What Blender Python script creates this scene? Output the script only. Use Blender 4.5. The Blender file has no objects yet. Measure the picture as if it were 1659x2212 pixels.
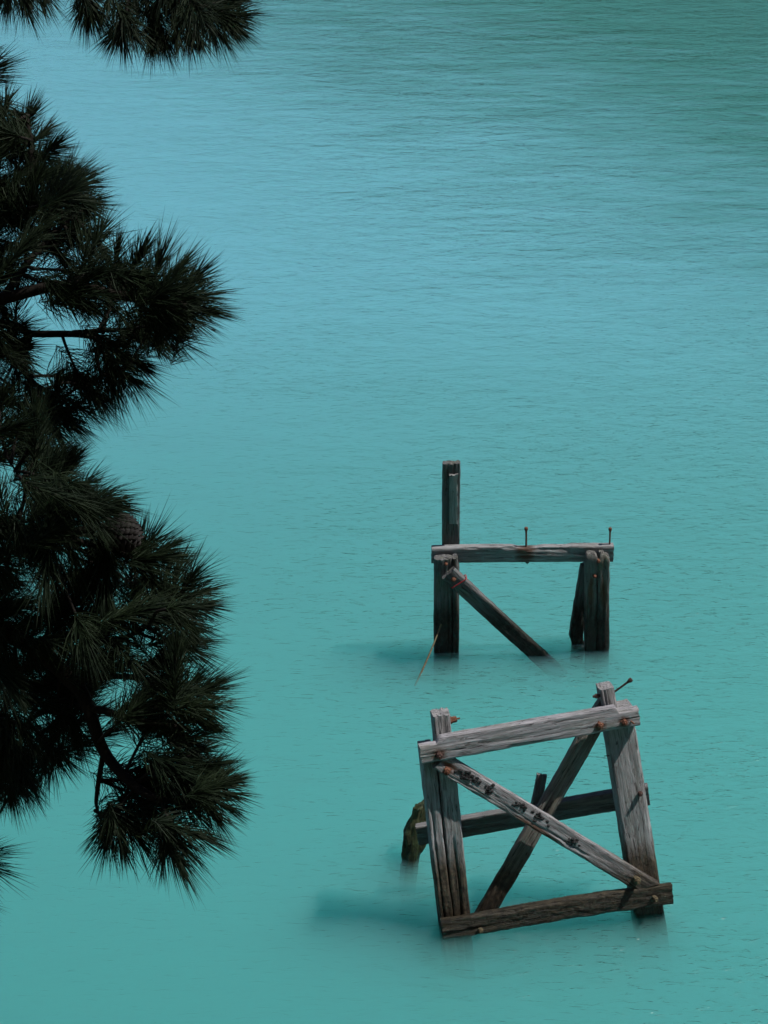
import bpy, math, random
import numpy as np
from mathutils import Vector, Matrix, noise

# ---------------------------------------------------------------- scene
sc = bpy.context.scene
col = sc.collection
R = math.radians
random.seed(11)

# ---------------------------------------------------------------- camera
CAM_H, PITCH, FOCAL = 11.8, 27.5, 5000.0 / 2212.0
cam_d = bpy.data.cameras.new('camera')
cam = bpy.data.objects.new('camera', cam_d)
col.objects.link(cam)
cam.location = (0, 0, CAM_H)
cam.rotation_euler = (R(90 - PITCH), 0, 0)
cam_d.sensor_fit = 'VERTICAL'
cam_d.sensor_height = 36.0
cam_d.lens = 36.0 * FOCAL
cam_d.clip_start, cam_d.clip_end = 0.1, 3000
sc.camera = cam

# ---------------------------------------------------------------- light
SUN_DIR = Vector((0.47, 0.045, 0.88)).normalized()      # towards the sun: high, from the right
sun_d = bpy.data.lights.new('sun', 'SUN')
sun_d.energy = 5.0
sun_d.angle = R(0.55)
sun_d.color = (1.0, 0.96, 0.90)
sun = bpy.data.objects.new('sun', sun_d)
col.objects.link(sun)
sun.location = (10, 0, 30)
sun.rotation_euler = SUN_DIR.to_track_quat('Z', 'Y').to_euler()

world = bpy.data.worlds.new('World')
sc.world = world
world.use_nodes = True
wn = world.node_tree.nodes
sky = wn.new('ShaderNodeTexSky')
sky.sky_type = 'NISHITA'
sky.sun_disc = False
sky.sun_elevation = math.asin(SUN_DIR.z)
sky.sun_rotation = math.atan2(SUN_DIR.x, SUN_DIR.y)
sky.air_density, sky.dust_density, sky.ozone_density = 1.0, 0.3, 3.0
wn['Background'].inputs['Strength'].default_value = 0.075
world.node_tree.links.new(sky.outputs[0], wn['Background'].inputs['Color'])

sc.view_settings.view_transform = 'Standard'
sc.view_settings.look = 'None'
sc.view_settings.exposure = 0.0
sc.view_settings.gamma = 1.0
cy = sc.cycles
cy.max_bounces, cy.diffuse_bounces, cy.glossy_bounces = 12, 3, 3
cy.transmission_bounces, cy.transparent_max_bounces, cy.volume_bounces = 4, 24, 8
cy.sample_clamp_direct = 2.5
cy.use_denoising = True
cy.use_adaptive_sampling, cy.adaptive_threshold, cy.adaptive_min_samples = True, 0.03, 16
cy.caustics_reflective = False
cy.caustics_refractive = False

# ---------------------------------------------------------------- helpers
def tag(o, label=None, cat=None, group=None, kind=None):
    if label: o['label'] = label
    if cat: o['category'] = cat
    if group: o['group'] = group
    if kind: o['kind'] = kind
    return o

def empty(name, mat):
    o = bpy.data.objects.new(name, None)
    col.objects.link(o)
    o.empty_display_size = 0.2
    o.matrix_world = mat
    return o

def mesh_obj(name, verts, faces, mat, parent=None, local=None, smooth=True, sharp=40):
    me = bpy.data.meshes.new(name)
    me.from_pydata([tuple(v) for v in verts], [], faces)
    me.validate()
    if mat: me.materials.append(mat)
    if smooth:
        me.polygons.foreach_set('use_smooth', [True] * len(me.polygons))
        if sharp: me.set_sharp_from_angle(angle=R(sharp))
    me.update()
    o = bpy.data.objects.new(name, me)
    col.objects.link(o)
    if parent: o.parent = parent
    if local is not None: o.matrix_local = local
    return o

class MB:
    """collects shapes into one mesh"""
    def __init__(s): s.v, s.f = [], []
    def add(s, vs, fs):
        b = len(s.v); s.v += [Vector(v) for v in vs]; s.f += [tuple(b + i for i in f) for f in fs]
    def tube(s, pts, radii, n=8, cap=True):
        pts = [Vector(p) for p in pts]
        if not isinstance(radii, (list, tuple)): radii = [radii] * len(pts)
        vs, fs = [], []
        ref = None
        for i, p in enumerate(pts):
            t = (pts[min(i + 1, len(pts) - 1)] - pts[max(i - 1, 0)]).normalized()
            if ref is None:
                ref = t.orthogonal().normalized()
            ref = (ref - t * ref.dot(t))
            ref = ref.normalized() if ref.length > 1e-6 else t.orthogonal().normalized()
            b = t.cross(ref)
            for k in range(n):
                a = 2 * math.pi * k / n
                vs.append(p + (ref * math.cos(a) + b * math.sin(a)) * radii[i])
        for i in range(len(pts) - 1):
            for k in range(n):
                k2 = (k + 1) % n
                fs.append((i * n + k, i * n + k2, (i + 1) * n + k2, (i + 1) * n + k))
        if cap:
            fs.append(tuple(reversed(range(n))))
            fs.append(tuple(range((len(pts) - 1) * n, len(pts) * n)))
        s.add(vs, fs)
    def prism(s, center, axis, length, radius, n=6, twist=0.0, squash=1.0):
        a = Vector(axis).normalized(); r = a.orthogonal().normalized(); b = a.cross(r); c = Vector(center)
        vs = []
        for h, sc_ in ((0, 1.0), (0.75 * length, 1.0), (length, 0.8)):
            for k in range(n):
                an = 2 * math.pi * k / n + twist
                vs.append(c + a * h + (r * math.cos(an) + b * math.sin(an) * squash) * radius * sc_)
        fs = [tuple(reversed(range(n))), tuple(range(2 * n, 3 * n))]
        for j in (0, 1):
            for k in range(n):
                k2 = (k + 1) % n
                fs.append((j * n + k, j * n + k2, (j + 1) * n + k2, (j + 1) * n + k))
        s.add(vs, fs)
    def lump(s, center, r, seed=0, n=8, rough=0.45):
        c = Vector(center); vs, fs = [], []
        for i in range(n + 1):
            th = math.pi * i / n
            for k in range(2 * n):
                ph = math.pi * k / n
                d = Vector((math.sin(th) * math.cos(ph), math.sin(th) * math.sin(ph), math.cos(th)))
                q = 1 + rough * noise.noise(d * 1.9 + Vector((seed * 7.3, seed * 1.7, 0)))
                vs.append(c + Vector((d.x * r[0], d.y * r[1], d.z * r[2])) * q)
        for i in range(n):
            for k in range(2 * n):
                k2 = (k + 1) % (2 * n)
                fs.append((i * 2 * n + k, (i + 1) * 2 * n + k, (i + 1) * 2 * n + k2, i * 2 * n + k2))
        s.add(vs, fs)
    def build(s, name, mat, parent=None, local=None, sharp=40):
        return mesh_obj(name, s.v, s.f, mat, parent, local, True, sharp)

# ---------------------------------------------------------------- materials
class NT:
    def __init__(s, name):
        s.m = bpy.data.materials.new(name); s.m.use_nodes = True
        s.t = s.m.node_tree; s.t.nodes.clear()
        s.out = s.t.nodes.new('ShaderNodeOutputMaterial')
    def n(s, typ, **kw):
        nd = s.t.nodes.new('ShaderNode' + typ)
        for k, v in kw.items(): setattr(nd, k, v)
        return nd
    def l(s, a, b): s.t.links.new(a, b)
    def val(s, sock, v):
        if hasattr(v, 'is_output') or isinstance(v, bpy.types.NodeSocket): s.l(v, sock)
        else: sock.default_value = v
    def math(s, op, a, b=None, c=None, clamp=False):
        nd = s.n('Math', operation=op, use_clamp=clamp)
        s.val(nd.inputs[0], a)
        if b is not None: s.val(nd.inputs[1], b)
        if c is not None: s.val(nd.inputs[2], c)
        return nd.outputs[0]
    def ramp(s, fac, a, b):
        nd = s.n('MapRange'); nd.clamp = True
        s.val(nd.inputs['Value'], fac)
        nd.inputs['From Min'].default_value, nd.inputs['From Max'].default_value = a, b
        return nd.outputs[0]
    def noise(s, vec, scale, detail=3, rough=0.55, dist=0.0):
        nd = s.n('TexNoise'); s.l(vec, nd.inputs['Vector'])
        nd.inputs['Scale'].default_value = scale; nd.inputs['Detail'].default_value = detail
        nd.inputs['Roughness'].default_value = rough; nd.inputs['Distortion'].default_value = dist
        return nd.outputs['Fac']
    def mapping(s, vec, scale=(1, 1, 1), rot=(0, 0, 0), loc=(0, 0, 0)):
        nd = s.n('Mapping'); s.l(vec, nd.inputs['Vector'])
        nd.inputs['Scale'].default_value = scale; nd.inputs['Rotation'].default_value = rot
        s.val(nd.inputs['Location'], loc)
        return nd.outputs[0]
    def mix(s, fac, a, b):
        nd = s.n('Mix', data_type='RGBA')
        s.val(nd.inputs[0], fac)
        for i, v in ((6, a), (7, b)):
            if isinstance(v, tuple): nd.inputs[i].default_value = (*v, 1)
            else: s.l(v, nd.inputs[i])
        return nd.outputs[2]

def wood(name, light, dark, tide, tide_col, stain=None, moss=0.0, grain=1.0, crack=1.0):
    """weathered timber, grain along local X; tide = height above the water where the wet dark band ends"""
    t = NT(name)
    tc = t.n('TexCoord').outputs['Object']
    rnd = t.n('ObjectInfo').outputs['Random']
    off = t.n('CombineXYZ'); t.l(t.math('MULTIPLY', rnd, 37.0), off.inputs[0]); t.l(t.math('MULTIPLY', rnd, 91.0), off.inputs[1])
    v = t.mapping(tc, loc=off.outputs[0])
    g1 = t.noise(t.mapping(v, (2.2, 34, 34)), 1.0, 5, 0.6, 0.3)         # broad streaks along the grain
    g2 = t.noise(t.mapping(v, (7, 150, 150)), 1.0, 4, 0.65)             # fine fibres
    blot = t.noise(t.mapping(v, (2.5, 6, 6)), 1.0, 4, 0.6)
    ck = t.noise(t.mapping(v, (1.6, 60, 60)), 1.0, 2, 0.5, 0.6)         # checks: thin dark lines where the noise crosses a value
    ckm = t.math('SUBTRACT', 1.0, t.ramp(t.math('ABSOLUTE', t.math('SUBTRACT', ck, 0.47)), 0.0, 0.024))
    ckm = t.math('MULTIPLY', ckm, t.ramp(blot, 0.36, 0.52))
    pits = t.noise(t.mapping(v, (14, 38, 38)), 1.0, 2, 0.5)
    pm = t.ramp(pits, 0.70, 0.76)
    c = t.mix(t.ramp(t.math('ADD', t.math('MULTIPLY', g1, 0.6), t.math('MULTIPLY', blot, 0.4)), 0.28, 0.66), dark, light)
    c = t.mix(t.math('MULTIPLY', t.ramp(g2, 0.35, 0.75), 0.62 * grain), c, tuple(x * 0.30 for x in dark))
    c = t.mix(t.math('MULTIPLY', t.ramp(blot, 0.52, 0.75), 0.55), c, (dark[0] * 0.62, dark[1] * 0.60, dark[2] * 0.58))
    if moss:
        ms = t.noise(t.mapping(v, (3, 9, 9), loc=(4, 2, 7)), 1.0, 4, 0.6)
        c = t.mix(t.math('MULTIPLY', t.ramp(ms, 0.5, 0.66), moss), c, (0.10, 0.11, 0.045))
    dk = t.math('MAXIMUM', ckm, t.math('MULTIPLY', pm, 0.8))
    c = t.mix(t.math('MULTIPLY', dk, 0.9 * crack), c, (0.012, 0.011, 0.010))
    if stain:                                                            # rust run: (x, z, rx, rz)
        for (sx, sz, rx, rz) in stain:
            sp = t.n('SeparateXYZ'); t.l(tc, sp.inputs[0])
            d = t.math('ADD', t.math('POWER', t.math('DIVIDE', t.math('SUBTRACT', sp.outputs[0], sx), rx), 2.0),
                       t.math('POWER', t.math('DIVIDE', t.math('SUBTRACT', sp.outputs[2], sz), rz), 2.0))
            d = t.math('ADD', d, t.math('MULTIPLY', t.math('SUBTRACT', g1, 0.5), 2.2))
            c = t.mix(t.math('MULTIPLY', t.math('SUBTRACT', 1.0, t.ramp(d, 0.2, 1.2)), 0.85), c, (0.085, 0.034, 0.014))
    pos = t.n('NewGeometry').outputs['Position']
    sp = t.n('SeparateXYZ'); t.l(pos, sp.inputs[0])
    hz = t.math('ADD', sp.outputs[2], t.math('MULTIPLY', t.math('SUBTRACT', g1, 0.5), 0.30))
    hz = t.math('ADD', hz, t.math('MULTIPLY', t.math('SUBTRACT', blot, 0.5), 0.35))
    wet = t.math('SUBTRACT', 1.0, t.ramp(hz, tide - 0.13, tide + 0.13))
    wet2 = t.math('SUBTRACT', 1.0, t.ramp(hz, tide * 0.35 - 0.10, tide * 0.35 + 0.16))
    tn = t.noise(t.mapping(v, (22, 30, 30)), 1.0, 4, 0.65)
    tcol = t.mix(t.ramp(tn, 0.35, 0.7), tuple(x * 0.35 for x in tide_col), tuple(min(1, x * 1.6) for x in tide_col))
    tcol = t.mix(t.math('MULTIPLY', ckm, 0.8), tcol, (0.008, 0.008, 0.006))
    tcol2 = t.mix(t.ramp(tn, 0.4, 0.75), tuple(x * 0.18 for x in tide_col), tuple(x * 0.95 for x in tide_col))
    c = t.mix(t.math('MULTIPLY', wet, 0.93), c, tcol)
    c = t.mix(wet2, c, tcol2)
    h = t.math('ADD', t.math('MULTIPLY', g1, 0.5), t.math('MULTIPLY', g2, 0.35))
    h = t.math('SUBTRACT', h, t.math('MULTIPLY', dk, 0.7))
    h = t.math('ADD', h, t.math('MULTIPLY', t.math('MULTIPLY', wet, tn), 1.0))
    bp = t.n('Bump'); bp.inputs['Strength'].default_value = 0.9; bp.inputs['Distance'].default_value = 0.018
    t.l(h, bp.inputs['Height'])
    p = t.n('BsdfPrincipled')
    t.l(c, p.inputs['Base Color']); t.l(bp.outputs[0], p.inputs['Normal'])
    t.val(p.inputs['Roughness'], t.math('SUBTRACT', 0.82, t.math('MULTIPLY', wet2, 0.35)))
    p.inputs['Specular IOR Level'].default_value = 0.3
    t.l(p.outputs[0], t.out.inputs[0])
    return t.m

def plain(name, c1, c2, scale=(20, 20, 20), rough=0.8, bump=0.5, dist=0.004, spec=0.3):
    t = NT(name)
    tc = t.n('TexCoord').outputs['Object']
    nz = t.noise(t.mapping(tc, scale), 1.0, 5, 0.62)
    p = t.n('BsdfPrincipled')
    t.l(t.mix(t.ramp(nz, 0.32, 0.68), c1, c2), p.inputs['Base Color'])
    p.inputs['Roughness'].default_value = rough
    p.inputs['Specular IOR Level'].default_value = spec
    bp = t.n('Bump'); bp.inputs['Strength'].default_value = bump; bp.inputs['Distance'].default_value = dist
    t.l(nz, bp.inputs['Height']); t.l(bp.outputs[0], p.inputs['Normal'])
    t.l(p.outputs[0], t.out.inputs[0])
    return t.m

M_RUST = plain('rusty_iron', (0.055, 0.022, 0.014), (0.20, 0.085, 0.05), (90, 90, 90), 0.85, 0.7, 0.003)
M_DARKRUST = plain('dark_rusty_iron', (0.02, 0.012, 0.010), (0.085, 0.045, 0.035), (90, 90, 90), 0.75, 0.7, 0.003)
M_KNOB = plain('crusted_bolt', (0.035, 0.028, 0.016), (0.13, 0.105, 0.06), (70, 70, 70), 0.85, 0.8, 0.005)
M_TAR = plain('black_crust', (0.006, 0.006, 0.007), (0.035, 0.033, 0.034), (120, 120, 120), 0.45, 1.0, 0.006)
M_STICK = plain('tan_stick', (0.07, 0.05, 0.025), (0.22, 0.165, 0.09), (4, 160, 160), 0.7)
M_CORD = plain('red_cord', (0.30, 0.012, 0.02), (0.50, 0.03, 0.04), (300, 300, 300), 0.7)
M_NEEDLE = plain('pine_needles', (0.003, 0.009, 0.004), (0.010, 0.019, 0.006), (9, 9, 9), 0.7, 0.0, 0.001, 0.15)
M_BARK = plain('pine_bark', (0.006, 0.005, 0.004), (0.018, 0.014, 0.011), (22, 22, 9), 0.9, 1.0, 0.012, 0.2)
M_CONE = plain('pine_cone_scales', (0.004, 0.003, 0.003), (0.010, 0.007, 0.006), (60, 60, 60), 0.75, 0.6, 0.003)

GREY_L, GREY_D = (0.48, 0.47, 0.49), (0.145, 0.138, 0.135)
M_FRONT = wood('grey_timber', GREY_L, GREY_D, 0.60, (0.060, 0.045, 0.026), moss=0.18)
M_FRONTTOP = wood('grey_beam_timber', (0.54, 0.52, 0.56), (0.17, 0.165, 0.172), 0.10, (0.06, 0.045, 0.026), stain=[(1.466, -0.02, 0.06, 0.05), (1.669, -0.02, 0.05, 0.05), (0.148, -0.02, 0.07, 0.05)], moss=0.3)
M_BRACE = wood('pitted_brace_timber', (0.49, 0.48, 0.51), (0.11, 0.105, 0.103), 0.50, (0.055, 0.042, 0.027), stain=[(1.02, -0.066, 0.26, 0.030), (0.085, 0.0, 0.07, 0.05)], moss=0.15, crack=1.1)
M_BROWNBRACE = wood('brown_grey_timber', (0.30, 0.275, 0.255), (0.10, 0.088, 0.076), 0.52, (0.05, 0.036, 0.022), moss=0.25)
M_LOW = wood('algae_brown_timber', (0.10, 0.085, 0.055), (0.05, 0.042, 0.028), 0.75, (0.060, 0.048, 0.028), moss=0.3)
M_STUB = wood('mossy_timber', (0.10, 0.12, 0.055), (0.04, 0.05, 0.024), 0.28, (0.035, 0.055, 0.018), moss=0.8, crack=0.4)
M_REAR = wood('dark_rear_timber', (0.26, 0.255, 0.26), (0.11, 0.108, 0.108), 0.10, (0.03, 0.025, 0.015), moss=0.3, crack=0.6)
M_BACK = wood('dark_grey_timber', (0.20, 0.20, 0.205), (0.085, 0.085, 0.085), 0.52, (0.022, 0.020, 0.014), moss=0.3)
M_BACKBEAM = wood('pale_topped_beam_timber', (0.40, 0.40, 0.41), (0.17, 0.17, 0.175), 0.05, (0.03, 0.03, 0.02), stain=[(0.915, 0.02, 0.11, 0.16)], moss=0.1)
M_BACKPILE = wood('rust_streaked_timber', (0.24, 0.235, 0.225), (0.10, 0.098, 0.09), 0.50, (0.022, 0.020, 0.014), stain=[(1.55, 0.0, 0.22, 0.035)], moss=0.45)
M_BOARD = wood('pale_board_timber', (0.42, 0.42, 0.41), (0.24, 0.24, 0.235), 0.05, (0.03, 0.03, 0.02), crack=0.6)

# ---------------------------------------------------------------- timber builder
def prof(pts, s):
    if not pts: return 0.0
    if s <= pts[0][0]: return pts[0][1]
    for (a, x), (b, y) in zip(pts, pts[1:]):
        if s <= b: return x + (y - x) * (s - a) / max(b - a, 1e-6)
    return pts[-1][1]

_seed = [0]
def timber(name, parent, mat, a, b, h, t, d, top=(), bot=(), ex=9.0, rough=0.004, jag=(0.006, 0.006),
           slant=(0.0, 0.0), tilt=0.0, bow=0.0, cracks=(), db=None, wear=1.0, round_top=0.0):
    """a, b: ends (u, w) in the trestle's plane; h: height in the plane; t: thickness;
    d: distance of the front face in front of the plane; top/bot: outline changes [(metres from a, offset)]"""
    _seed[0] += 1
    sd = Vector((_seed[0] * 3.17, _seed[0] * 5.71, _seed[0] * 1.93))
    A = Vector((a[0], -(d - t / 2), a[1])); B = Vector((b[0], -((d if db is None else db) - t / 2), b[1]))
    X = (B - A); L = X.length; X.normalize()
    Y = Vector((0, 1, 0)); Y = (Y - X * Y.dot(X)).normalized(); Z = X.cross(Y)
    if tilt:
        q = Matrix.Rotation(R(tilt), 3, X); Y = q @ Y; Z = q @ Z
    loc = Matrix(((X.x, Y.x, Z.x, A.x), (X.y, Y.y, Z.y, A.y), (X.z, Y.z, Z.z, A.z), (0, 0, 0, 1)))
    n = 64; step = 0.02
    # cross-section, evenly spaced round the outline
    raw = []
    for k in range(720):
        an = 2 * math.pi * k / 720; c_, s_ = math.cos(an), math.sin(an)
        r = (abs(c_) ** ex + abs(s_) ** ex) ** (-1 / ex)
        raw.append((c_ * r * t / 2, s_ * r * h / 2))
    per = [0]
    for k in range(720):
        p, q = raw[k], raw[(k + 1) % 720]; per.append(per[-1] + math.hypot(p[0] - q[0], p[1] - q[1]))
    loop, k = [], 0
    for i in range(n):
        g = per[-1] * i / n
        while per[k + 1] < g: k += 1
        loop.append(raw[k])
    m = max(6, int(L / step)); vs, fs = [], []
    for j in range(m + 1):
        s = L * j / m
        tp, bt = prof(top, s), prof(bot, s)
        cb = bow * 4 * (s / L) * (1 - s / L)
        for (y, z) in loop:
            zz = z + (tp * (z / (h / 2) * 0.5 + 0.5)) + (bt * (0.5 - z / (h / 2) * 0.5))
            p = Vector((s, y, zz))
            cr = noise.noise(Vector((s * 1.6, y * 22, zz * 22)) + sd) * rough * 1.5
            cr += noise.noise(Vector((s * 9, y * 34, zz * 34)) + sd) * rough * 0.8
            cr += noise.noise(Vector((s * 28, y * 60, zz * 60)) + sd) * rough * 0.45
            # edges worn away here and there
            ed = (abs(y) / (t / 2)) * (abs(z) / (h / 2))
            if ed > 0.72:
                wv = noise.noise(Vector((s * 5.5, (1 if y > 0 else -1) * 3, (1 if z > 0 else -1) * 5)) + sd)
                cr -= max(0.0, wv - 0.05) * 0.035 * wear * min(1, (ed - 0.72) / 0.2)
            rad = Vector((0, y, z)).normalized()
            p += rad * cr
            for (face, zc, x0, x1, dep, wid) in cracks:         # split: face -1 = towards the camera, +1 = behind
                if y * face > 0 and abs(y) > t * 0.30 and x0 < s < x1:
                    zz0 = zc + 0.012 * noise.noise(Vector((s * 3, 9.1, 2.2)) + sd)
                    w_ = abs(zz - zz0) / wid
                    if w_ < 1:
                        fade = min(1, (s - x0) / 0.08, (x1 - s) / 0.08) if s > 0.08 and s < L - 0.02 else 1
                        p.y -= face * dep * 0.7 * (1 - w_) * fade
            if round_top and L - s < round_top:
                q = 1 - (L - s) / round_top
                p.y *= 1 - 0.35 * q * q; p.z *= 1 - 0.35 * q * q
            if j in (0, m):
                e = 0 if j == 0 else 1
                jn = noise.noise(Vector((y * 26, z * 40, 3.3 * e)) + sd) + 0.6 * noise.noise(Vector((y * 70, z * 90, 7)) + sd)
                p.x += jn * jag[e] + slant[e] * z / (h / 2)
            p.z += cb
            vs.append(p)
    for j in range(m):
        for k in range(n):
            k2 = (k + 1) % n
            fs.append((j * n + k, (j + 1) * n + k, (j + 1) * n + k2, j * n + k2))
    # ends: two inner rings and a centre, slightly uneven
    for e, base in ((0, 0), (1, m * n)):
        ring = [vs[base + k].copy() for k in range(n)]
        cen = sum(ring, Vector()) / n
        prev = list(range(base, base + n))
        for f in (0.82, 0.45):
            cur = []
            for k in range(n):
                p = cen.lerp(ring[k], f)
                p.x += noise.noise(Vector((p.y * 60, p.z * 60, 5 + e)) + sd) * jag[e] * 0.9
                cur.append(len(vs)); vs.append(p)
            for k in range(n):
                k2 = (k + 1) % n
                q = (prev[k], prev[k2], cur[k2], cur[k])
                fs.append(q if e == 0 else q[::-1])
            prev = cur
        ci = len(vs); vs.append(cen)
        for k in range(n):
            k2 = (k + 1) % n
            fs.append((prev[k], prev[k2], ci) if e == 0 else (prev[k2], prev[k], ci))
    return mesh_obj(name, vs, fs, mat, parent, loc, True, 50)

def bolt(parent, u, w, d, dr=(0, 0, 1), rod=0.011, out=0.05, nut=0.024, washer=0.034, mat=None, name='bolt', twist=0.4):
    """washer, nut and threaded end standing on a face; dr in (u, w, d)"""
    ax = Vector((dr[0], -dr[2], dr[1])).normalized(); p = Vector((u, -d, w))
    b = MB()
    b.tube([p - ax * 0.03, p + ax * out * 0.5, p + ax * out], [rod, rod, rod * 0.75], 10)
    if washer: b.prism(p - ax * 0.004, ax, 0.012, washer, 4, twist + 0.5)
    if nut: b.prism(p + ax * 0.008, ax, out * 0.55, nut, 6, twist)
    return b.build(name, mat or M_RUST, parent, None, 30)

def spike(parent, a, b_, r, head, mat, name='spike'):
    A = Vector((a[0], -a[2], a[1])); B = Vector((b_[0], -b_[2], b_[1])); ax = (B - A).normalized()
    b = MB()
    b.tube([A, A.lerp(B, 0.5) + Vector((0.0015, 0, 0)), B], [r, r * 0.95, r], 10)
    b.prism(B - ax * 0.012, ax, 0.024, head, 8, 0.2)
    b.tube([B - ax * 0.035, B - ax * 0.010], [r, head * 0.95], 8)
    return b.build(name, mat, parent, None, 35)

def frame_matrix(o, U, N, W):
    return Matrix(((U[0], -N[0], W[0], o[0]), (U[1], -N[1], W[1], o[1]), (U[2], -N[2], W[2], o[2]), (0, 0, 0, 1)))

NEEDLES = 165
LIMBS = [
 ('upper', 0.03, [(-2.25, 6.25, 8.87), (-1.72, 6.34, 9.04), (-1.42, 6.38, 9.11), (-1.14, 6.42, 9.18), (-0.93, 6.39, 9.24), (-0.73, 6.32, 9.21), (-0.59, 6.26, 9.21)]),
 ('upper', 0.018, [(-1.42, 6.38, 9.11), (-1.25, 6.56, 9.25), (-1.12, 6.73, 9.36), (-1.08, 6.81, 9.51), (-1.09, 6.86, 9.60)]),
 ('upper', 0.014, [(-1.12, 6.42, 9.19), (-1.01, 6.59, 9.30), (-0.90, 6.69, 9.38)]),
 ('upper', 0.014, [(-0.93, 6.39, 9.24), (-0.80, 6.46, 9.26), (-0.69, 6.44, 9.23)]),
 ('middle', 0.022, [(-2.35, 6.45, 8.60), (-1.77, 6.52, 8.74), (-1.41, 6.60, 8.89), (-1.22, 6.66, 8.99), (-1.11, 6.65, 8.97), (-1.13, 6.60, 8.89), (-1.09, 6.57, 8.83), (-1.00, 6.50, 8.81)]),
 ('middle', 0.012, [(-1.11, 6.65, 8.97), (-0.95, 6.55, 9.00), (-0.86, 6.49, 9.00), (-0.86, 6.42, 8.97), (-0.84, 6.40, 8.93), (-0.78, 6.41, 8.95)]),
 ('middle', 0.01, [(-0.95, 6.55, 9.00), (-0.81, 6.55, 9.01), (-0.70, 6.54, 9.00)]),
 ('middle', 0.01, [(-1.22, 6.66, 8.99), (-1.30, 6.65, 8.76), (-1.18, 6.59, 8.66), (-1.09, 6.59, 8.66)]),
 ('cone', 0.026, [(-2.18, 5.91, 8.64), (-1.65, 6.00, 8.82), (-1.31, 5.99, 8.80), (-1.11, 5.93, 8.68), (-1.03, 5.91, 8.64), (-0.93, 5.86, 8.66), (-0.83, 5.83, 8.70), (-0.76, 5.83, 8.71)]),
 ('cone', 0.014, [(-0.93, 5.86, 8.66), (-0.80, 5.89, 8.61), (-0.70, 5.89, 8.61)]),
 ('cone', 0.01, [(-1.03, 5.91, 8.64), (-0.99, 5.96, 8.74), (-0.88, 5.97, 8.75), (-0.82, 5.96, 8.74)]),
 ('cone', 0.008, [(-1.08, 5.92, 8.67), (-1.04, 5.95, 8.73), (-1.04, 5.98, 8.77), (-1.08, 6.01, 8.83)]),
 ('lower', 0.034, [(-2.25, 5.98, 8.34), (-1.70, 6.03, 8.45), (-1.35, 6.00, 8.39), (-1.05, 5.90, 8.29), (-0.91, 5.80, 8.21), (-0.87, 5.76, 8.15), (-0.83, 5.71, 8.03), (-0.74, 5.62, 7.98), (-0.64, 5.56, 7.97), (-0.54, 5.57, 7.98)]),
 ('lower', 0.014, [(-1.05, 5.90, 8.29), (-0.91, 5.86, 8.33), (-0.79, 5.81, 8.34), (-0.67, 5.80, 8.42), (-0.59, 5.82, 8.48)]),
 ('lower', 0.012, [(-0.91, 5.80, 8.21), (-0.76, 5.76, 8.25), (-0.60, 5.71, 8.25)]),
 ('lower', 0.012, [(-0.87, 5.76, 8.15), (-0.71, 5.66, 8.17), (-0.56, 5.66, 8.15)]),
 ('lower', 0.009, [(-0.83, 5.71, 8.03), (-0.85, 5.65, 7.92), (-0.85, 5.63, 7.88), (-0.82, 5.59, 7.81)]),
 ('lower', 0.009, [(-0.64, 5.56, 7.97), (-0.62, 5.53, 7.92), (-0.63, 5.49, 7.84)]),
 ('lower', 0.009, [(-0.74, 5.62, 7.98), (-0.67, 5.63, 8.00), (-0.55, 5.60, 8.05)]),
 ('bottom', 0.018, [(-2.38, 6.17, 7.84), (-1.80, 6.22, 7.94), (-1.50, 6.17, 7.84), (-1.28, 6.03, 7.79), (-1.17, 6.02, 7.77)]),
 ('bottom', 0.01, [(-1.25, 5.92, 8.00), (-1.08, 5.92, 8.00), (-1.00, 5.88, 7.93)]),
 ('bottom', 0.012, [(-1.50, 6.17, 7.84), (-1.47, 6.05, 7.61), (-1.28, 5.89, 7.53), (-1.22, 5.83, 7.40)]),
 ('overhead', 0.026, [(-2.41, 7.14, 9.49), (-1.99, 7.42, 9.81), (-1.54, 7.52, 10.01), (-1.17, 7.54, 10.05), (-0.81, 7.40, 9.99), (-0.67, 7.34, 9.87), (-0.53, 7.29, 9.78)]),
 ('overhead', 0.01, [(-1.17, 7.54, 10.05), (-1.14, 7.46, 9.89), (-1.15, 7.42, 9.81)]),
 ('overhead', 0.01, [(-1.00, 7.53, 10.02), (-0.96, 7.46, 9.89), (-0.94, 7.40, 9.78)]),
 ('overhead', 0.008, [(-0.81, 7.40, 9.99), (-0.81, 7.33, 9.86), (-0.82, 7.28, 9.76)]),
]
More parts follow.
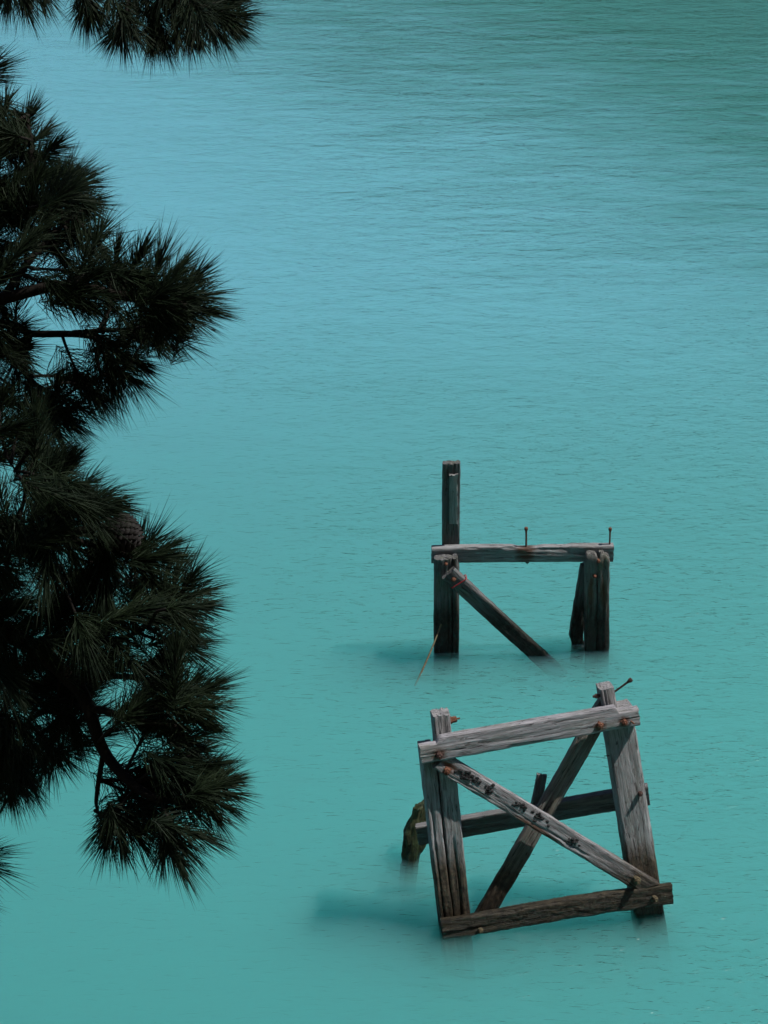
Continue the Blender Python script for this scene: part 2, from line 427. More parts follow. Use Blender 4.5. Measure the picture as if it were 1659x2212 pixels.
SHOOTS = {
 'upper': [
  ((-1.15, 6.86, 9.65), (0.26, 0.50, 0.83), (-1.08, 6.81, 9.51)),
  ((-1.10, 6.91, 9.58), (0.47, 0.43, 0.77), (-1.09, 6.79, 9.47)),
  ((-1.06, 6.93, 9.52), (0.63, 0.70, 0.34), (-1.10, 6.77, 9.44)),
  ((-1.01, 6.80, 9.52), (0.82, -0.21, 0.54), (-1.10, 6.77, 9.44)),
  ((-1.13, 6.82, 9.54), (0.17, 0.33, 0.93), (-1.11, 6.76, 9.42)),
  ((-0.95, 6.65, 9.47), (0.53, 0.68, 0.50), (-0.97, 6.62, 9.33)),
  ((-0.95, 6.98, 9.33), (0.92, 0.31, 0.22), (-1.12, 6.73, 9.36)),
  ((-0.90, 6.74, 9.36), (0.99, 0.15, -0.08), (-1.12, 6.74, 9.38)),
  ((-0.99, 6.75, 9.38), (0.44, 0.77, 0.47), (-1.01, 6.59, 9.30)),
  ((-1.02, 6.58, 9.50), (0.74, 0.08, 0.66), (-1.14, 6.71, 9.35)),
  ((-0.94, 6.72, 9.32), (0.34, 0.40, 0.85), (-1.02, 6.57, 9.28)),
  ((-0.83, 6.38, 9.40), (0.39, 0.72, 0.57), (-0.88, 6.41, 9.25)),
  ((-0.79, 6.42, 9.32), (0.20, 0.14, 0.97), (-0.81, 6.34, 9.22)),
  ((-0.73, 6.46, 9.29), (0.45, -0.02, 0.89), (-0.78, 6.34, 9.22)),
  ((-0.66, 6.35, 9.31), (0.34, 0.51, 0.79), (-0.70, 6.30, 9.21)),
  ((-0.59, 6.28, 9.33), (0.55, 0.61, 0.57), (-0.66, 6.29, 9.21)),
  ((-0.56, 6.44, 9.23), (0.75, 0.14, 0.64), (-0.65, 6.28, 9.21)),
  ((-0.53, 6.33, 9.22), (0.98, 0.06, 0.20), (-0.65, 6.28, 9.21)),
  ((-0.54, 6.30, 9.19), (0.97, -0.25, -0.06), (-0.66, 6.29, 9.21)),
  ((-0.55, 6.22, 9.19), (0.89, -0.01, -0.46), (-0.66, 6.29, 9.21)),
  ((-0.59, 6.21, 9.27), (0.92, -0.02, 0.39), (-0.72, 6.31, 9.21)),
  ((-0.61, 6.24, 9.17), (0.90, -0.41, -0.16), (-0.72, 6.31, 9.21)),
  ((-1.16, 6.67, 9.80), (0.91, -0.09, 0.42), (-1.17, 6.67, 9.32)),
  ((-1.26, 7.12, 9.70), (0.75, 0.48, 0.46), (-1.10, 6.77, 9.44)),
  ((-0.88, 6.31, 9.20), (0.77, 0.07, -0.63), (-0.98, 6.40, 9.23)),
  ((-0.84, 6.26, 9.25), (0.89, -0.38, 0.26), (-0.98, 6.40, 9.23)),
  ((-1.15, 6.38, 9.08), (0.63, 0.07, -0.77), (-1.21, 6.41, 9.17)),
  ((-0.93, 6.71, 9.15), (0.96, 0.26, -0.15), (-1.06, 6.50, 9.24)),
  ((-0.84, 6.31, 9.30), (0.82, 0.23, 0.52), (-0.98, 6.40, 9.23)),
  ((-1.28, 6.37, 9.38), (-0.46, 0.77, 0.44), (-1.27, 6.54, 9.23)),
  ((-1.31, 6.68, 9.37), (-0.87, -0.06, 0.48), (-1.18, 6.65, 9.30)),
  ((-1.15, 6.57, 9.28), (0.90, -0.34, 0.27), (-1.27, 6.54, 9.23)),
  ((-1.31, 6.69, 9.20), (0.79, 0.45, 0.42), (-1.36, 6.45, 9.16)),
  ((-0.81, 6.45, 9.23), (0.89, 0.27, -0.36), (-0.93, 6.39, 9.24)),
  ((-1.12, 6.77, 9.57), (0.22, -0.09, -0.97), (-1.09, 6.86, 9.60)),
  ((-1.32, 6.55, 9.19), (0.89, -0.24, 0.39), (-1.40, 6.40, 9.13)),
  ((-1.25, 6.47, 9.35), (-0.05, 0.47, 0.88), (-1.29, 6.52, 9.21)),
  ((-0.70, 6.28, 9.29), (0.96, -0.23, -0.18), (-0.83, 6.44, 9.25)),
  ((-0.99, 6.33, 9.43), (0.66, 0.36, 0.66), (-1.06, 6.50, 9.24)),
  ((-1.37, 6.93, 9.48), (-1.00, -0.01, -0.04), (-1.08, 6.82, 9.53)),
  ((-1.22, 6.20, 9.26), (0.78, 0.10, 0.62), (-1.39, 6.38, 9.12)),
  ((-1.13, 6.67, 9.56), (0.63, 0.04, 0.77), (-1.14, 6.71, 9.35)),
  ((-0.96, 6.75, 9.10), (0.53, -0.70, -0.48), (-1.01, 6.59, 9.30)),
  ((-1.15, 6.85, 9.29), (0.41, -0.07, -0.91), (-1.09, 6.79, 9.47)),
  ((-1.20, 6.31, 9.04), (0.61, -0.08, -0.79), (-1.32, 6.39, 9.14)),
  ((-0.99, 6.64, 9.23), (0.71, 0.04, -0.70), (-1.14, 6.71, 9.35)),
  ((-0.89, 6.57, 9.41), (0.81, -0.40, -0.43), (-1.09, 6.78, 9.45)),
  ((-0.97, 6.79, 9.32), (0.90, 0.39, 0.18), (-1.14, 6.71, 9.35)),
  ((-1.32, 6.97, 9.50), (-0.76, -0.36, -0.54), (-1.09, 6.86, 9.60)),
  ((-1.07, 6.79, 9.33), (0.90, -0.26, 0.34), (-1.17, 6.67, 9.32)),
  ((-0.97, 6.77, 9.28), (0.62, 0.70, 0.36), (-1.04, 6.55, 9.27)),
  ((-1.03, 6.28, 9.41), (0.62, 0.49, 0.61), (-1.10, 6.44, 9.21)),
  ((-1.05, 6.79, 9.43), (0.68, -0.66, -0.30), (-1.09, 6.84, 9.57)),
  ((-1.37, 6.97, 9.58), (-0.90, -0.43, -0.06), (-1.09, 6.86, 9.60)),
  ((-1.04, 6.56, 9.48), (0.22, 0.32, 0.92), (-1.15, 6.69, 9.33)),
  ((-1.31, 6.35, 9.06), (0.91, -0.39, 0.11), (-1.42, 6.38, 9.11)),
  ((-1.24, 6.52, 9.22), (0.72, 0.00, 0.70), (-1.33, 6.47, 9.18)),
  ((-0.63, 6.27, 9.29), (0.80, 0.39, 0.46), (-0.73, 6.32, 9.21)),
  ((-1.22, 6.77, 9.65), (-0.75, 0.41, 0.51), (-1.08, 6.83, 9.54)),
  ((-1.26, 6.70, 9.54), (-0.50, 0.06, 0.86), (-1.15, 6.69, 9.33)),
  ((-1.30, 6.52, 9.08), (0.70, -0.26, -0.66), (-1.33, 6.47, 9.18)),
  ((-1.22, 6.50, 9.40), (0.46, 0.02, 0.89), (-1.27, 6.54, 9.23)),
  ((-1.27, 6.98, 9.50), (-0.87, 0.23, -0.44), (-1.09, 6.85, 9.59)),
  ((-1.23, 6.63, 9.47), (-0.81, 0.38, 0.44), (-1.14, 6.71, 9.35)),
  ((-1.30, 6.72, 9.45), (-0.01, 0.48, 0.88), (-1.23, 6.58, 9.26)),
  ((-1.02, 6.74, 9.39), (0.06, 0.77, 0.64), (-0.99, 6.60, 9.31)),
  ((-0.91, 6.46, 9.51), (0.74, 0.59, 0.32), (-1.12, 6.73, 9.36)),
  ((-1.15, 6.56, 9.58), (0.48, 0.50, 0.72), (-1.14, 6.71, 9.35)),
  ((-1.12, 6.64, 9.17), (0.87, -0.48, -0.08), (-1.25, 6.56, 9.25)),
  ((-0.95, 6.52, 9.13), (0.80, 0.09, -0.60), (-1.08, 6.48, 9.23)),
  ((-1.32, 6.44, 9.15), (0.99, 0.09, 0.14), (-1.42, 6.38, 9.11)),
  ((-0.66, 6.27, 9.21), (0.83, -0.27, -0.49), (-0.78, 6.34, 9.22)),
  ((-1.11, 6.81, 9.43), (0.83, 0.49, 0.26), (-1.15, 6.69, 9.33)),
  ((-1.28, 6.43, 9.41), (-0.39, 0.77, 0.51), (-1.25, 6.56, 9.25)),
  ((-1.31, 6.74, 9.31), (-0.25, 0.13, 0.96), (-1.25, 6.56, 9.25)),
  ((-1.20, 6.67, 9.12), (0.70, 0.51, 0.50), (-1.25, 6.40, 9.16)),
  ((-1.12, 6.68, 9.44), (0.17, 0.15, 0.97), (-1.17, 6.67, 9.32)),
  ((-0.64, 6.20, 9.28), (0.86, -0.14, 0.49), (-0.78, 6.34, 9.22)),
  ((-1.08, 6.62, 9.42), (0.96, -0.25, 0.08), (-1.21, 6.60, 9.27)),
  ((-1.22, 6.53, 9.29), (0.45, 0.27, 0.85), (-1.31, 6.49, 9.19)),
  ((-1.24, 6.84, 9.42), (-0.63, 0.61, 0.48), (-1.14, 6.71, 9.35)),
  ((-1.29, 6.86, 9.62), (-0.72, 0.65, 0.24), (-1.08, 6.80, 9.49)),
  ((-0.69, 6.40, 9.19), (0.89, 0.16, -0.43), (-0.81, 6.34, 9.22)),
  ((-1.13, 6.80, 9.27), (0.92, 0.03, -0.40), (-1.18, 6.65, 9.30)),
  ((-1.18, 6.54, 9.33), (0.61, 0.29, 0.73), (-1.27, 6.54, 9.23)),
  ((-0.89, 6.58, 9.26), (0.66, 0.10, -0.75), (-0.97, 6.62, 9.33)),
  ((-0.98, 6.74, 9.46), (0.99, 0.11, 0.13), (-1.11, 6.76, 9.42)),
  ((-1.03, 6.85, 9.46), (0.86, 0.34, -0.37), (-1.09, 6.79, 9.47)),
  ((-1.21, 6.82, 9.28), (0.94, -0.13, 0.31), (-1.27, 6.54, 9.23)),
  ((-1.31, 6.66, 9.54), (-0.77, -0.61, -0.20), (-1.09, 6.86, 9.60)),
  ((-1.33, 6.51, 9.04), (0.96, -0.10, -0.28), (-1.42, 6.38, 9.11)),
  ((-1.16, 6.61, 9.63), (-0.94, 0.34, 0.02), (-1.08, 6.82, 9.53)),
  ((-0.84, 6.56, 9.26), (0.61, -0.43, -0.67), (-0.94, 6.65, 9.35)),
  ((-1.05, 6.65, 9.26), (0.93, -0.29, 0.23), (-1.20, 6.63, 9.29)),
  ((-0.82, 6.53, 9.10), (0.55, -0.19, -0.82), (-0.87, 6.42, 9.25)),
  ((-1.19, 6.54, 9.27), (0.94, 0.06, -0.34), (-1.33, 6.47, 9.18)),
  ((-1.19, 6.71, 9.44), (-0.54, -0.06, 0.84), (-1.14, 6.71, 9.35)),
  ((-1.17, 6.55, 9.09), (0.57, -0.56, -0.60), (-1.27, 6.54, 9.23)),
  ((-1.20, 6.62, 9.19), (0.94, 0.04, 0.33), (-1.31, 6.49, 9.19)),
 ],
 'middle': [
  ((-0.61, 6.31, 9.09), (0.82, 0.12, -0.56), (-0.77, 6.55, 9.01)),
  ((-0.71, 6.68, 8.91), (0.75, 0.13, -0.65), (-0.81, 6.55, 9.01)),
  ((-0.76, 6.39, 8.92), (0.74, -0.27, -0.61), (-0.86, 6.46, 8.99)),
  ((-0.83, 6.59, 8.85), (0.45, 0.03, -0.89), (-0.87, 6.50, 9.00)),
  ((-0.85, 6.60, 8.81), (0.21, -0.56, -0.80), (-0.86, 6.47, 8.99)),
  ((-0.74, 6.44, 8.95), (0.87, -0.22, -0.45), (-0.86, 6.48, 9.00)),
  ((-0.91, 6.38, 8.83), (0.88, -0.15, -0.45), (-1.04, 6.54, 8.82)),
  ((-0.99, 6.60, 8.69), (0.65, -0.10, -0.76), (-1.05, 6.55, 8.82)),
  ((-1.04, 6.67, 8.69), (0.82, -0.32, -0.48), (-1.10, 6.58, 8.84)),
  ((-0.92, 6.69, 8.74), (0.76, -0.24, -0.60), (-1.05, 6.55, 8.82)),
  ((-0.83, 6.90, 9.08), (0.36, 0.19, 0.91), (-0.88, 6.55, 9.01)),
  ((-1.04, 6.52, 8.61), (0.83, -0.31, -0.46), (-1.15, 6.59, 8.66)),
  ((-0.67, 6.57, 9.02), (0.89, 0.43, -0.13), (-0.79, 6.55, 9.01)),
  ((-0.81, 6.44, 8.93), (0.95, 0.17, 0.25), (-1.00, 6.50, 8.81)),
  ((-1.12, 6.72, 8.74), (0.32, -0.70, -0.64), (-1.12, 6.62, 8.92)),
  ((-0.60, 6.35, 9.20), (0.49, 0.53, 0.69), (-0.70, 6.54, 9.00)),
  ((-0.79, 6.80, 9.08), (0.67, 0.62, 0.41), (-0.86, 6.55, 9.01)),
  ((-0.98, 6.72, 8.78), (0.98, 0.05, -0.18), (-1.10, 6.58, 8.85)),
  ((-1.30, 6.70, 8.73), (0.86, 0.21, -0.47), (-1.41, 6.60, 8.89)),
  ((-1.24, 6.74, 8.73), (0.97, -0.18, 0.19), (-1.30, 6.65, 8.76)),
  ((-1.29, 6.48, 8.94), (0.40, 0.63, 0.67), (-1.30, 6.65, 8.76)),
  ((-1.13, 6.56, 9.02), (0.92, 0.19, 0.36), (-1.25, 6.65, 8.91)),
  ((-1.15, 6.59, 8.95), (0.99, 0.09, 0.08), (-1.29, 6.64, 8.96)),
  ((-1.27, 6.42, 9.01), (0.89, -0.40, 0.21), (-1.46, 6.59, 8.87)),
  ((-1.08, 6.32, 8.73), (-0.27, -0.72, -0.64), (-1.04, 6.54, 8.82)),
  ((-0.60, 6.59, 9.06), (0.31, 0.52, 0.79), (-0.70, 6.54, 9.00)),
  ((-1.31, 6.72, 8.56), (-0.27, -0.09, -0.96), (-1.27, 6.63, 8.73)),
  ((-1.02, 6.56, 8.81), (0.16, 0.09, 0.98), (-1.09, 6.59, 8.66)),
  ((-0.99, 6.54, 8.72), (0.88, -0.32, -0.34), (-1.08, 6.56, 8.83)),
  ((-1.08, 6.55, 8.62), (0.71, -0.62, -0.33), (-1.20, 6.60, 8.67)),
  ((-0.98, 6.53, 8.76), (0.84, 0.33, 0.42), (-1.09, 6.59, 8.66)),
  ((-0.81, 6.33, 9.07), (0.79, -0.58, -0.21), (-0.97, 6.56, 9.00)),
  ((-1.25, 6.67, 9.11), (0.44, 0.50, 0.74), (-1.29, 6.64, 8.96)),
  ((-1.13, 6.66, 9.11), (0.13, 0.30, 0.95), (-1.15, 6.65, 8.98)),
  ((-1.06, 6.56, 8.76), (0.64, -0.46, -0.62), (-1.11, 6.59, 8.87)),
  ((-0.89, 6.38, 8.89), (0.55, -0.72, -0.42), (-0.99, 6.57, 8.99)),
  ((-1.17, 6.70, 8.79), (0.02, -0.74, -0.67), (-1.12, 6.64, 8.95)),
  ((-1.24, 6.63, 8.85), (0.60, 0.11, -0.79), (-1.32, 6.63, 8.94)),
  ((-1.18, 6.73, 8.69), (0.89, 0.39, -0.24), (-1.28, 6.64, 8.75)),
  ((-0.61, 6.65, 9.12), (0.68, 0.56, 0.47), (-0.74, 6.55, 9.00)),
  ((-0.99, 6.27, 8.81), (0.59, -0.64, -0.50), (-1.06, 6.55, 8.82)),
  ((-0.71, 6.50, 9.06), (0.34, 0.58, 0.75), (-0.78, 6.41, 8.95)),
  ((-0.75, 6.64, 8.96), (0.89, 0.45, 0.11), (-0.86, 6.46, 8.99)),
  ((-1.24, 6.70, 8.95), (0.91, -0.01, 0.40), (-1.34, 6.62, 8.93)),
  ((-0.78, 6.61, 8.99), (0.75, -0.08, 0.66), (-0.86, 6.46, 8.99)),
  ((-1.33, 6.52, 8.76), (0.40, -0.78, -0.48), (-1.41, 6.60, 8.89)),
  ((-1.13, 6.45, 8.97), (0.88, 0.27, -0.40), (-1.29, 6.64, 8.96)),
 ],
 'cone': [
  ((-0.96, 6.09, 8.81), (0.81, 0.54, 0.25), (-1.05, 5.99, 8.79)),
  ((-0.91, 6.01, 8.83), (0.66, -0.03, 0.75), (-0.99, 5.96, 8.74)),
  ((-0.88, 6.12, 8.71), (0.75, 0.09, 0.66), (-0.96, 5.96, 8.74)),
  ((-0.83, 6.10, 8.67), (0.91, -0.19, 0.37), (-0.94, 5.96, 8.74)),
  ((-0.79, 5.90, 8.75), (0.95, -0.27, 0.14), (-0.92, 5.96, 8.74)),
  ((-0.86, 5.73, 8.85), (0.93, 0.26, 0.25), (-1.01, 5.94, 8.70)),
  ((-0.84, 5.75, 8.82), (0.80, 0.47, 0.38), (-0.96, 5.87, 8.65)),
  ((-0.68, 5.92, 8.62), (0.57, -0.10, 0.82), (-0.84, 5.89, 8.62)),
  ((-0.64, 5.85, 8.63), (0.88, 0.28, 0.38), (-0.78, 5.89, 8.61)),
  ((-0.66, 5.80, 8.63), (0.98, 0.21, -0.01), (-0.79, 5.89, 8.61)),
  ((-1.25, 6.22, 9.02), (0.23, 0.82, 0.53), (-1.31, 5.99, 8.80)),
  ((-0.70, 5.98, 8.45), (0.90, -0.31, 0.30), (-0.82, 5.89, 8.62)),
  ((-1.15, 6.19, 8.42), (0.29, -0.80, -0.53), (-1.14, 5.94, 8.69)),
  ((-0.94, 5.89, 8.79), (0.44, -0.18, -0.88), (-1.07, 6.00, 8.81)),
  ((-1.29, 6.19, 8.95), (0.67, 0.55, 0.50), (-1.40, 5.99, 8.80)),
  ((-1.18, 6.06, 8.76), (0.49, 0.03, 0.87), (-1.21, 5.96, 8.74)),
  ((-1.09, 6.16, 8.79), (0.86, 0.50, 0.07), (-1.26, 5.97, 8.77)),
  ((-0.91, 5.87, 8.53), (0.89, -0.43, 0.13), (-1.02, 5.90, 8.64)),
  ((-1.22, 5.91, 8.83), (0.91, 0.37, -0.18), (-1.35, 5.99, 8.80)),
  ((-1.26, 5.98, 8.73), (1.00, -0.06, -0.01), (-1.40, 5.99, 8.80)),
  ((-0.84, 5.88, 8.51), (-0.10, -0.79, -0.61), (-0.81, 5.83, 8.70)),
  ((-1.04, 6.09, 8.94), (0.56, 0.01, 0.83), (-1.08, 6.01, 8.83)),
  ((-1.13, 6.22, 8.94), (0.19, 0.27, 0.94), (-1.08, 6.01, 8.83)),
  ((-0.99, 5.75, 8.69), (0.42, 0.02, -0.91), (-1.05, 5.95, 8.71)),
  ((-1.00, 6.01, 8.98), (0.04, 0.24, 0.97), (-1.07, 6.00, 8.81)),
  ((-0.95, 5.77, 8.81), (0.59, -0.59, -0.55), (-1.06, 5.99, 8.80)),
  ((-0.88, 5.81, 8.59), (0.31, -0.31, -0.90), (-0.91, 5.85, 8.67)),
  ((-1.09, 5.80, 8.59), (0.62, 0.12, -0.77), (-1.14, 5.94, 8.69)),
  ((-0.80, 5.76, 8.80), (0.93, -0.23, 0.28), (-0.95, 5.96, 8.74)),
  ((-0.83, 5.62, 8.45), (0.45, -0.50, -0.74), (-0.96, 5.87, 8.65)),
  ((-0.97, 5.98, 8.82), (0.34, 0.11, 0.93), (-1.00, 5.95, 8.71)),
  ((-1.28, 6.13, 8.81), (0.49, 0.48, 0.73), (-1.31, 5.99, 8.80)),
  ((-0.95, 5.64, 8.64), (-0.07, -0.80, -0.60), (-0.97, 5.88, 8.65)),
  ((-0.82, 6.01, 8.59), (0.96, 0.19, -0.22), (-0.92, 5.86, 8.66)),
  ((-1.01, 5.73, 9.08), (0.89, -0.24, 0.40), (-1.31, 5.99, 8.80)),
  ((-1.30, 6.33, 8.78), (0.11, 0.27, 0.96), (-1.26, 5.97, 8.77)),
  ((-1.21, 6.08, 8.78), (0.36, 0.41, 0.84), (-1.21, 5.96, 8.74)),
  ((-1.16, 5.84, 8.65), (-0.50, -0.11, -0.86), (-1.07, 5.93, 8.69)),
  ((-0.87, 5.85, 8.84), (0.98, -0.17, 0.08), (-1.04, 5.98, 8.77)),
  ((-1.02, 6.21, 8.85), (0.04, 0.61, 0.79), (-1.05, 5.99, 8.79)),
  ((-0.61, 5.76, 8.51), (0.65, -0.59, -0.48), (-0.70, 5.89, 8.61)),
  ((-0.83, 5.72, 8.83), (0.64, -0.51, -0.57), (-0.99, 5.96, 8.74)),
  ((-1.24, 6.09, 8.53), (0.66, -0.42, -0.62), (-1.24, 5.97, 8.75)),
  ((-1.10, 5.87, 8.69), (0.89, -0.44, -0.09), (-1.21, 5.96, 8.74)),
  ((-1.15, 6.22, 8.81), (0.47, 0.67, 0.57), (-1.21, 5.96, 8.74)),
  ((-1.23, 6.22, 8.39), (-0.07, 0.01, -1.00), (-1.14, 5.94, 8.69)),
  ((-0.80, 5.78, 8.54), (-0.02, -0.54, -0.84), (-0.80, 5.89, 8.61)),
  ((-0.81, 5.95, 8.51), (0.29, -0.57, -0.77), (-0.81, 5.83, 8.70)),
  ((-0.92, 5.89, 8.82), (0.63, 0.61, 0.47), (-1.01, 5.94, 8.70)),
  ((-0.78, 5.84, 8.62), (0.74, -0.01, 0.67), (-0.97, 5.88, 8.65)),
  ((-0.99, 5.90, 8.57), (0.87, -0.37, -0.33), (-1.07, 5.92, 8.66)),
  ((-0.96, 5.99, 8.66), (0.79, 0.17, -0.60), (-1.04, 5.96, 8.74)),
  ((-0.84, 5.98, 8.54), (0.93, -0.31, -0.18), (-0.93, 5.86, 8.66)),
  ((-1.05, 5.86, 8.68), (0.78, 0.18, -0.60), (-1.16, 5.94, 8.71)),
  ((-1.04, 5.97, 8.63), (0.86, 0.18, -0.48), (-1.14, 5.94, 8.69)),
  ((-0.68, 5.83, 8.58), (0.58, -0.70, -0.41), (-0.76, 5.83, 8.71)),
  ((-0.94, 6.10, 8.78), (0.67, -0.15, 0.72), (-1.04, 5.97, 8.76)),
  ((-0.86, 5.69, 8.87), (0.89, 0.10, -0.45), (-1.04, 5.98, 8.77)),
  ((-1.11, 5.88, 8.90), (-0.25, 0.45, 0.86), (-1.14, 5.94, 8.69)),
  ((-1.17, 5.85, 8.73), (0.39, -0.32, -0.86), (-1.26, 5.97, 8.77)),
  ((-0.96, 5.84, 8.71), (0.94, -0.28, 0.17), (-1.08, 5.92, 8.67)),
  ((-1.25, 6.02, 8.63), (0.67, -0.22, -0.71), (-1.29, 5.98, 8.78)),
 ],
 'lower': [
  ((-0.72, 6.03, 8.57), (0.25, 0.15, 0.96), (-0.72, 5.80, 8.39)),
  ((-0.61, 5.99, 8.48), (0.34, 0.54, 0.77), (-0.63, 5.81, 8.45)),
  ((-0.56, 5.85, 8.53), (0.63, 0.18, 0.76), (-0.63, 5.81, 8.45)),
  ((-0.54, 5.90, 8.46), (0.91, 0.38, 0.14), (-0.64, 5.81, 8.44)),
  ((-0.51, 5.52, 8.63), (0.88, 0.42, -0.22), (-0.65, 5.80, 8.44)),
  ((-0.57, 5.83, 8.40), (0.85, -0.53, 0.02), (-0.69, 5.80, 8.41)),
  ((-0.59, 5.81, 8.35), (1.00, 0.07, 0.06), (-0.72, 5.80, 8.39)),
  ((-0.57, 5.80, 8.33), (0.89, 0.12, -0.43), (-0.69, 5.80, 8.41)),
  ((-0.61, 5.78, 8.30), (0.97, 0.23, 0.07), (-0.72, 5.75, 8.25)),
  ((-0.55, 5.76, 8.25), (0.65, -0.04, 0.76), (-0.65, 5.66, 8.16)),
  ((-0.52, 5.74, 8.23), (0.92, 0.31, 0.22), (-0.64, 5.72, 8.25)),
  ((-0.50, 5.63, 8.24), (0.91, 0.37, -0.19), (-0.62, 5.71, 8.25)),
  ((-0.52, 5.68, 8.15), (0.91, -0.36, -0.19), (-0.65, 5.66, 8.16)),
  ((-0.53, 5.63, 8.14), (0.91, 0.42, -0.04), (-0.65, 5.66, 8.16)),
  ((-0.54, 5.74, 8.02), (0.89, 0.03, 0.45), (-0.63, 5.62, 8.02)),
  ((-0.49, 5.65, 8.02), (0.74, 0.06, 0.67), (-0.56, 5.56, 7.98)),
  ((-0.45, 5.46, 8.09), (0.88, 0.48, 0.01), (-0.56, 5.56, 7.98)),
  ((-0.45, 5.58, 7.97), (0.93, -0.37, 0.05), (-0.58, 5.56, 7.98)),
  ((-0.46, 5.55, 7.95), (0.81, 0.10, -0.58), (-0.58, 5.56, 7.98)),
  ((-0.49, 5.53, 7.93), (0.67, -0.35, -0.65), (-0.59, 5.56, 7.98)),
  ((-0.54, 5.39, 7.97), (0.91, 0.07, -0.41), (-0.64, 5.55, 7.96)),
  ((-0.59, 5.56, 7.80), (0.69, -0.13, -0.71), (-0.63, 5.55, 7.94)),
  ((-0.60, 5.39, 7.90), (0.47, -0.39, -0.79), (-0.63, 5.54, 7.94)),
  ((-0.64, 5.48, 7.83), (-0.09, -0.52, -0.85), (-0.62, 5.54, 7.92)),
  ((-0.70, 5.64, 7.81), (0.95, 0.04, -0.31), (-0.84, 5.62, 7.87)),
  ((-0.72, 5.57, 7.82), (0.64, -0.29, -0.71), (-0.84, 5.62, 7.87)),
  ((-0.76, 5.50, 7.85), (0.25, -0.25, -0.93), (-0.85, 5.63, 7.88)),
  ((-0.82, 5.64, 7.76), (-0.24, -0.77, -0.59), (-0.74, 5.62, 7.98)),
  ((-0.83, 5.55, 7.86), (-0.61, -0.60, -0.51), (-0.72, 5.61, 7.98)),
  ((-0.73, 5.73, 7.79), (0.89, -0.23, 0.39), (-0.83, 5.60, 7.84)),
  ((-1.02, 5.82, 7.91), (-0.34, -0.32, -0.88), (-0.88, 5.77, 8.16)),
  ((-0.64, 5.78, 8.25), (0.76, 0.52, 0.40), (-0.75, 5.69, 8.16)),
  ((-0.56, 5.67, 8.23), (0.78, -0.01, -0.62), (-0.66, 5.73, 8.25)),
  ((-1.21, 6.09, 8.33), (0.91, -0.39, 0.15), (-1.31, 5.99, 8.38)),
  ((-1.20, 5.88, 8.46), (0.93, 0.36, 0.06), (-1.35, 6.00, 8.39)),
  ((-0.99, 5.91, 8.19), (0.74, -0.06, -0.67), (-1.09, 5.91, 8.30)),
  ((-0.97, 5.80, 8.46), (0.57, 0.04, 0.82), (-1.05, 5.90, 8.29)),
  ((-0.70, 5.59, 8.27), (0.73, 0.54, 0.43), (-0.84, 5.72, 8.06)),
  ((-0.59, 5.71, 8.24), (0.94, 0.18, 0.29), (-0.69, 5.66, 8.17)),
  ((-0.79, 5.72, 8.45), (0.68, 0.46, 0.57), (-0.95, 5.82, 8.23)),
  ((-0.88, 5.84, 8.49), (0.71, -0.19, 0.68), (-0.98, 5.88, 8.31)),
  ((-0.95, 5.86, 8.51), (0.23, 0.15, 0.96), (-1.00, 5.88, 8.31)),
  ((-0.67, 5.75, 7.94), (0.97, -0.23, 0.12), (-0.77, 5.65, 8.00)),
  ((-1.04, 5.92, 8.12), (0.89, -0.25, -0.39), (-1.09, 5.91, 8.30)),
  ((-0.93, 6.18, 8.21), (0.89, 0.45, 0.08), (-1.00, 5.88, 8.31)),
  ((-0.71, 5.79, 7.87), (0.99, -0.05, -0.09), (-0.84, 5.67, 7.96)),
  ((-0.97, 5.81, 8.29), (0.63, 0.14, -0.76), (-1.09, 5.91, 8.30)),
  ((-0.69, 5.83, 8.18), (0.49, 0.70, 0.52), (-0.73, 5.67, 8.16)),
  ((-0.56, 5.52, 8.07), (0.85, -0.37, -0.37), (-0.71, 5.63, 7.99)),
  ((-0.67, 5.68, 8.53), (0.89, 0.45, 0.01), (-0.81, 5.82, 8.34)),
  ((-0.71, 5.58, 8.41), (0.58, -0.61, -0.54), (-0.85, 5.83, 8.34)),
  ((-0.87, 6.04, 8.09), (0.40, -0.00, 0.92), (-0.87, 5.76, 8.13)),
  ((-0.92, 5.80, 8.05), (0.26, -0.35, -0.90), (-0.91, 5.79, 8.20)),
  ((-0.49, 5.71, 7.93), (0.75, 0.27, 0.60), (-0.60, 5.56, 7.98)),
  ((-1.07, 5.67, 8.27), (0.65, -0.40, -0.65), (-1.13, 5.92, 8.32)),
  ((-0.66, 6.09, 8.41), (0.24, 0.78, 0.57), (-0.65, 5.80, 8.44)),
  ((-0.67, 5.74, 7.88), (0.92, 0.26, -0.29), (-0.76, 5.64, 8.00)),
  ((-1.27, 6.00, 8.45), (0.66, -0.11, 0.74), (-1.39, 6.01, 8.40)),
  ((-1.08, 5.95, 8.32), (0.93, 0.00, 0.38), (-1.20, 5.95, 8.34)),
  ((-0.59, 5.64, 8.41), (0.03, 0.39, 0.92), (-0.60, 5.71, 8.25)),
  ((-0.94, 5.79, 8.09), (0.60, -0.51, -0.61), (-0.95, 5.82, 8.23)),
  ((-1.11, 5.99, 8.36), (0.91, -0.38, 0.17), (-1.24, 5.96, 8.35)),
  ((-1.10, 5.96, 8.12), (0.20, -0.04, -0.98), (-1.09, 5.91, 8.30)),
  ((-0.55, 5.51, 7.96), (0.72, -0.65, -0.25), (-0.67, 5.58, 7.97)),
  ((-1.26, 5.93, 8.26), (0.04, -0.29, -0.96), (-1.28, 5.98, 8.36)),
  ((-0.85, 5.72, 8.35), (0.90, -0.05, -0.43), (-0.98, 5.88, 8.31)),
  ((-1.21, 5.94, 8.33), (0.58, -0.59, -0.56), (-1.31, 5.99, 8.38)),
  ((-0.82, 5.94, 8.28), (0.92, -0.03, -0.40), (-0.93, 5.86, 8.32)),
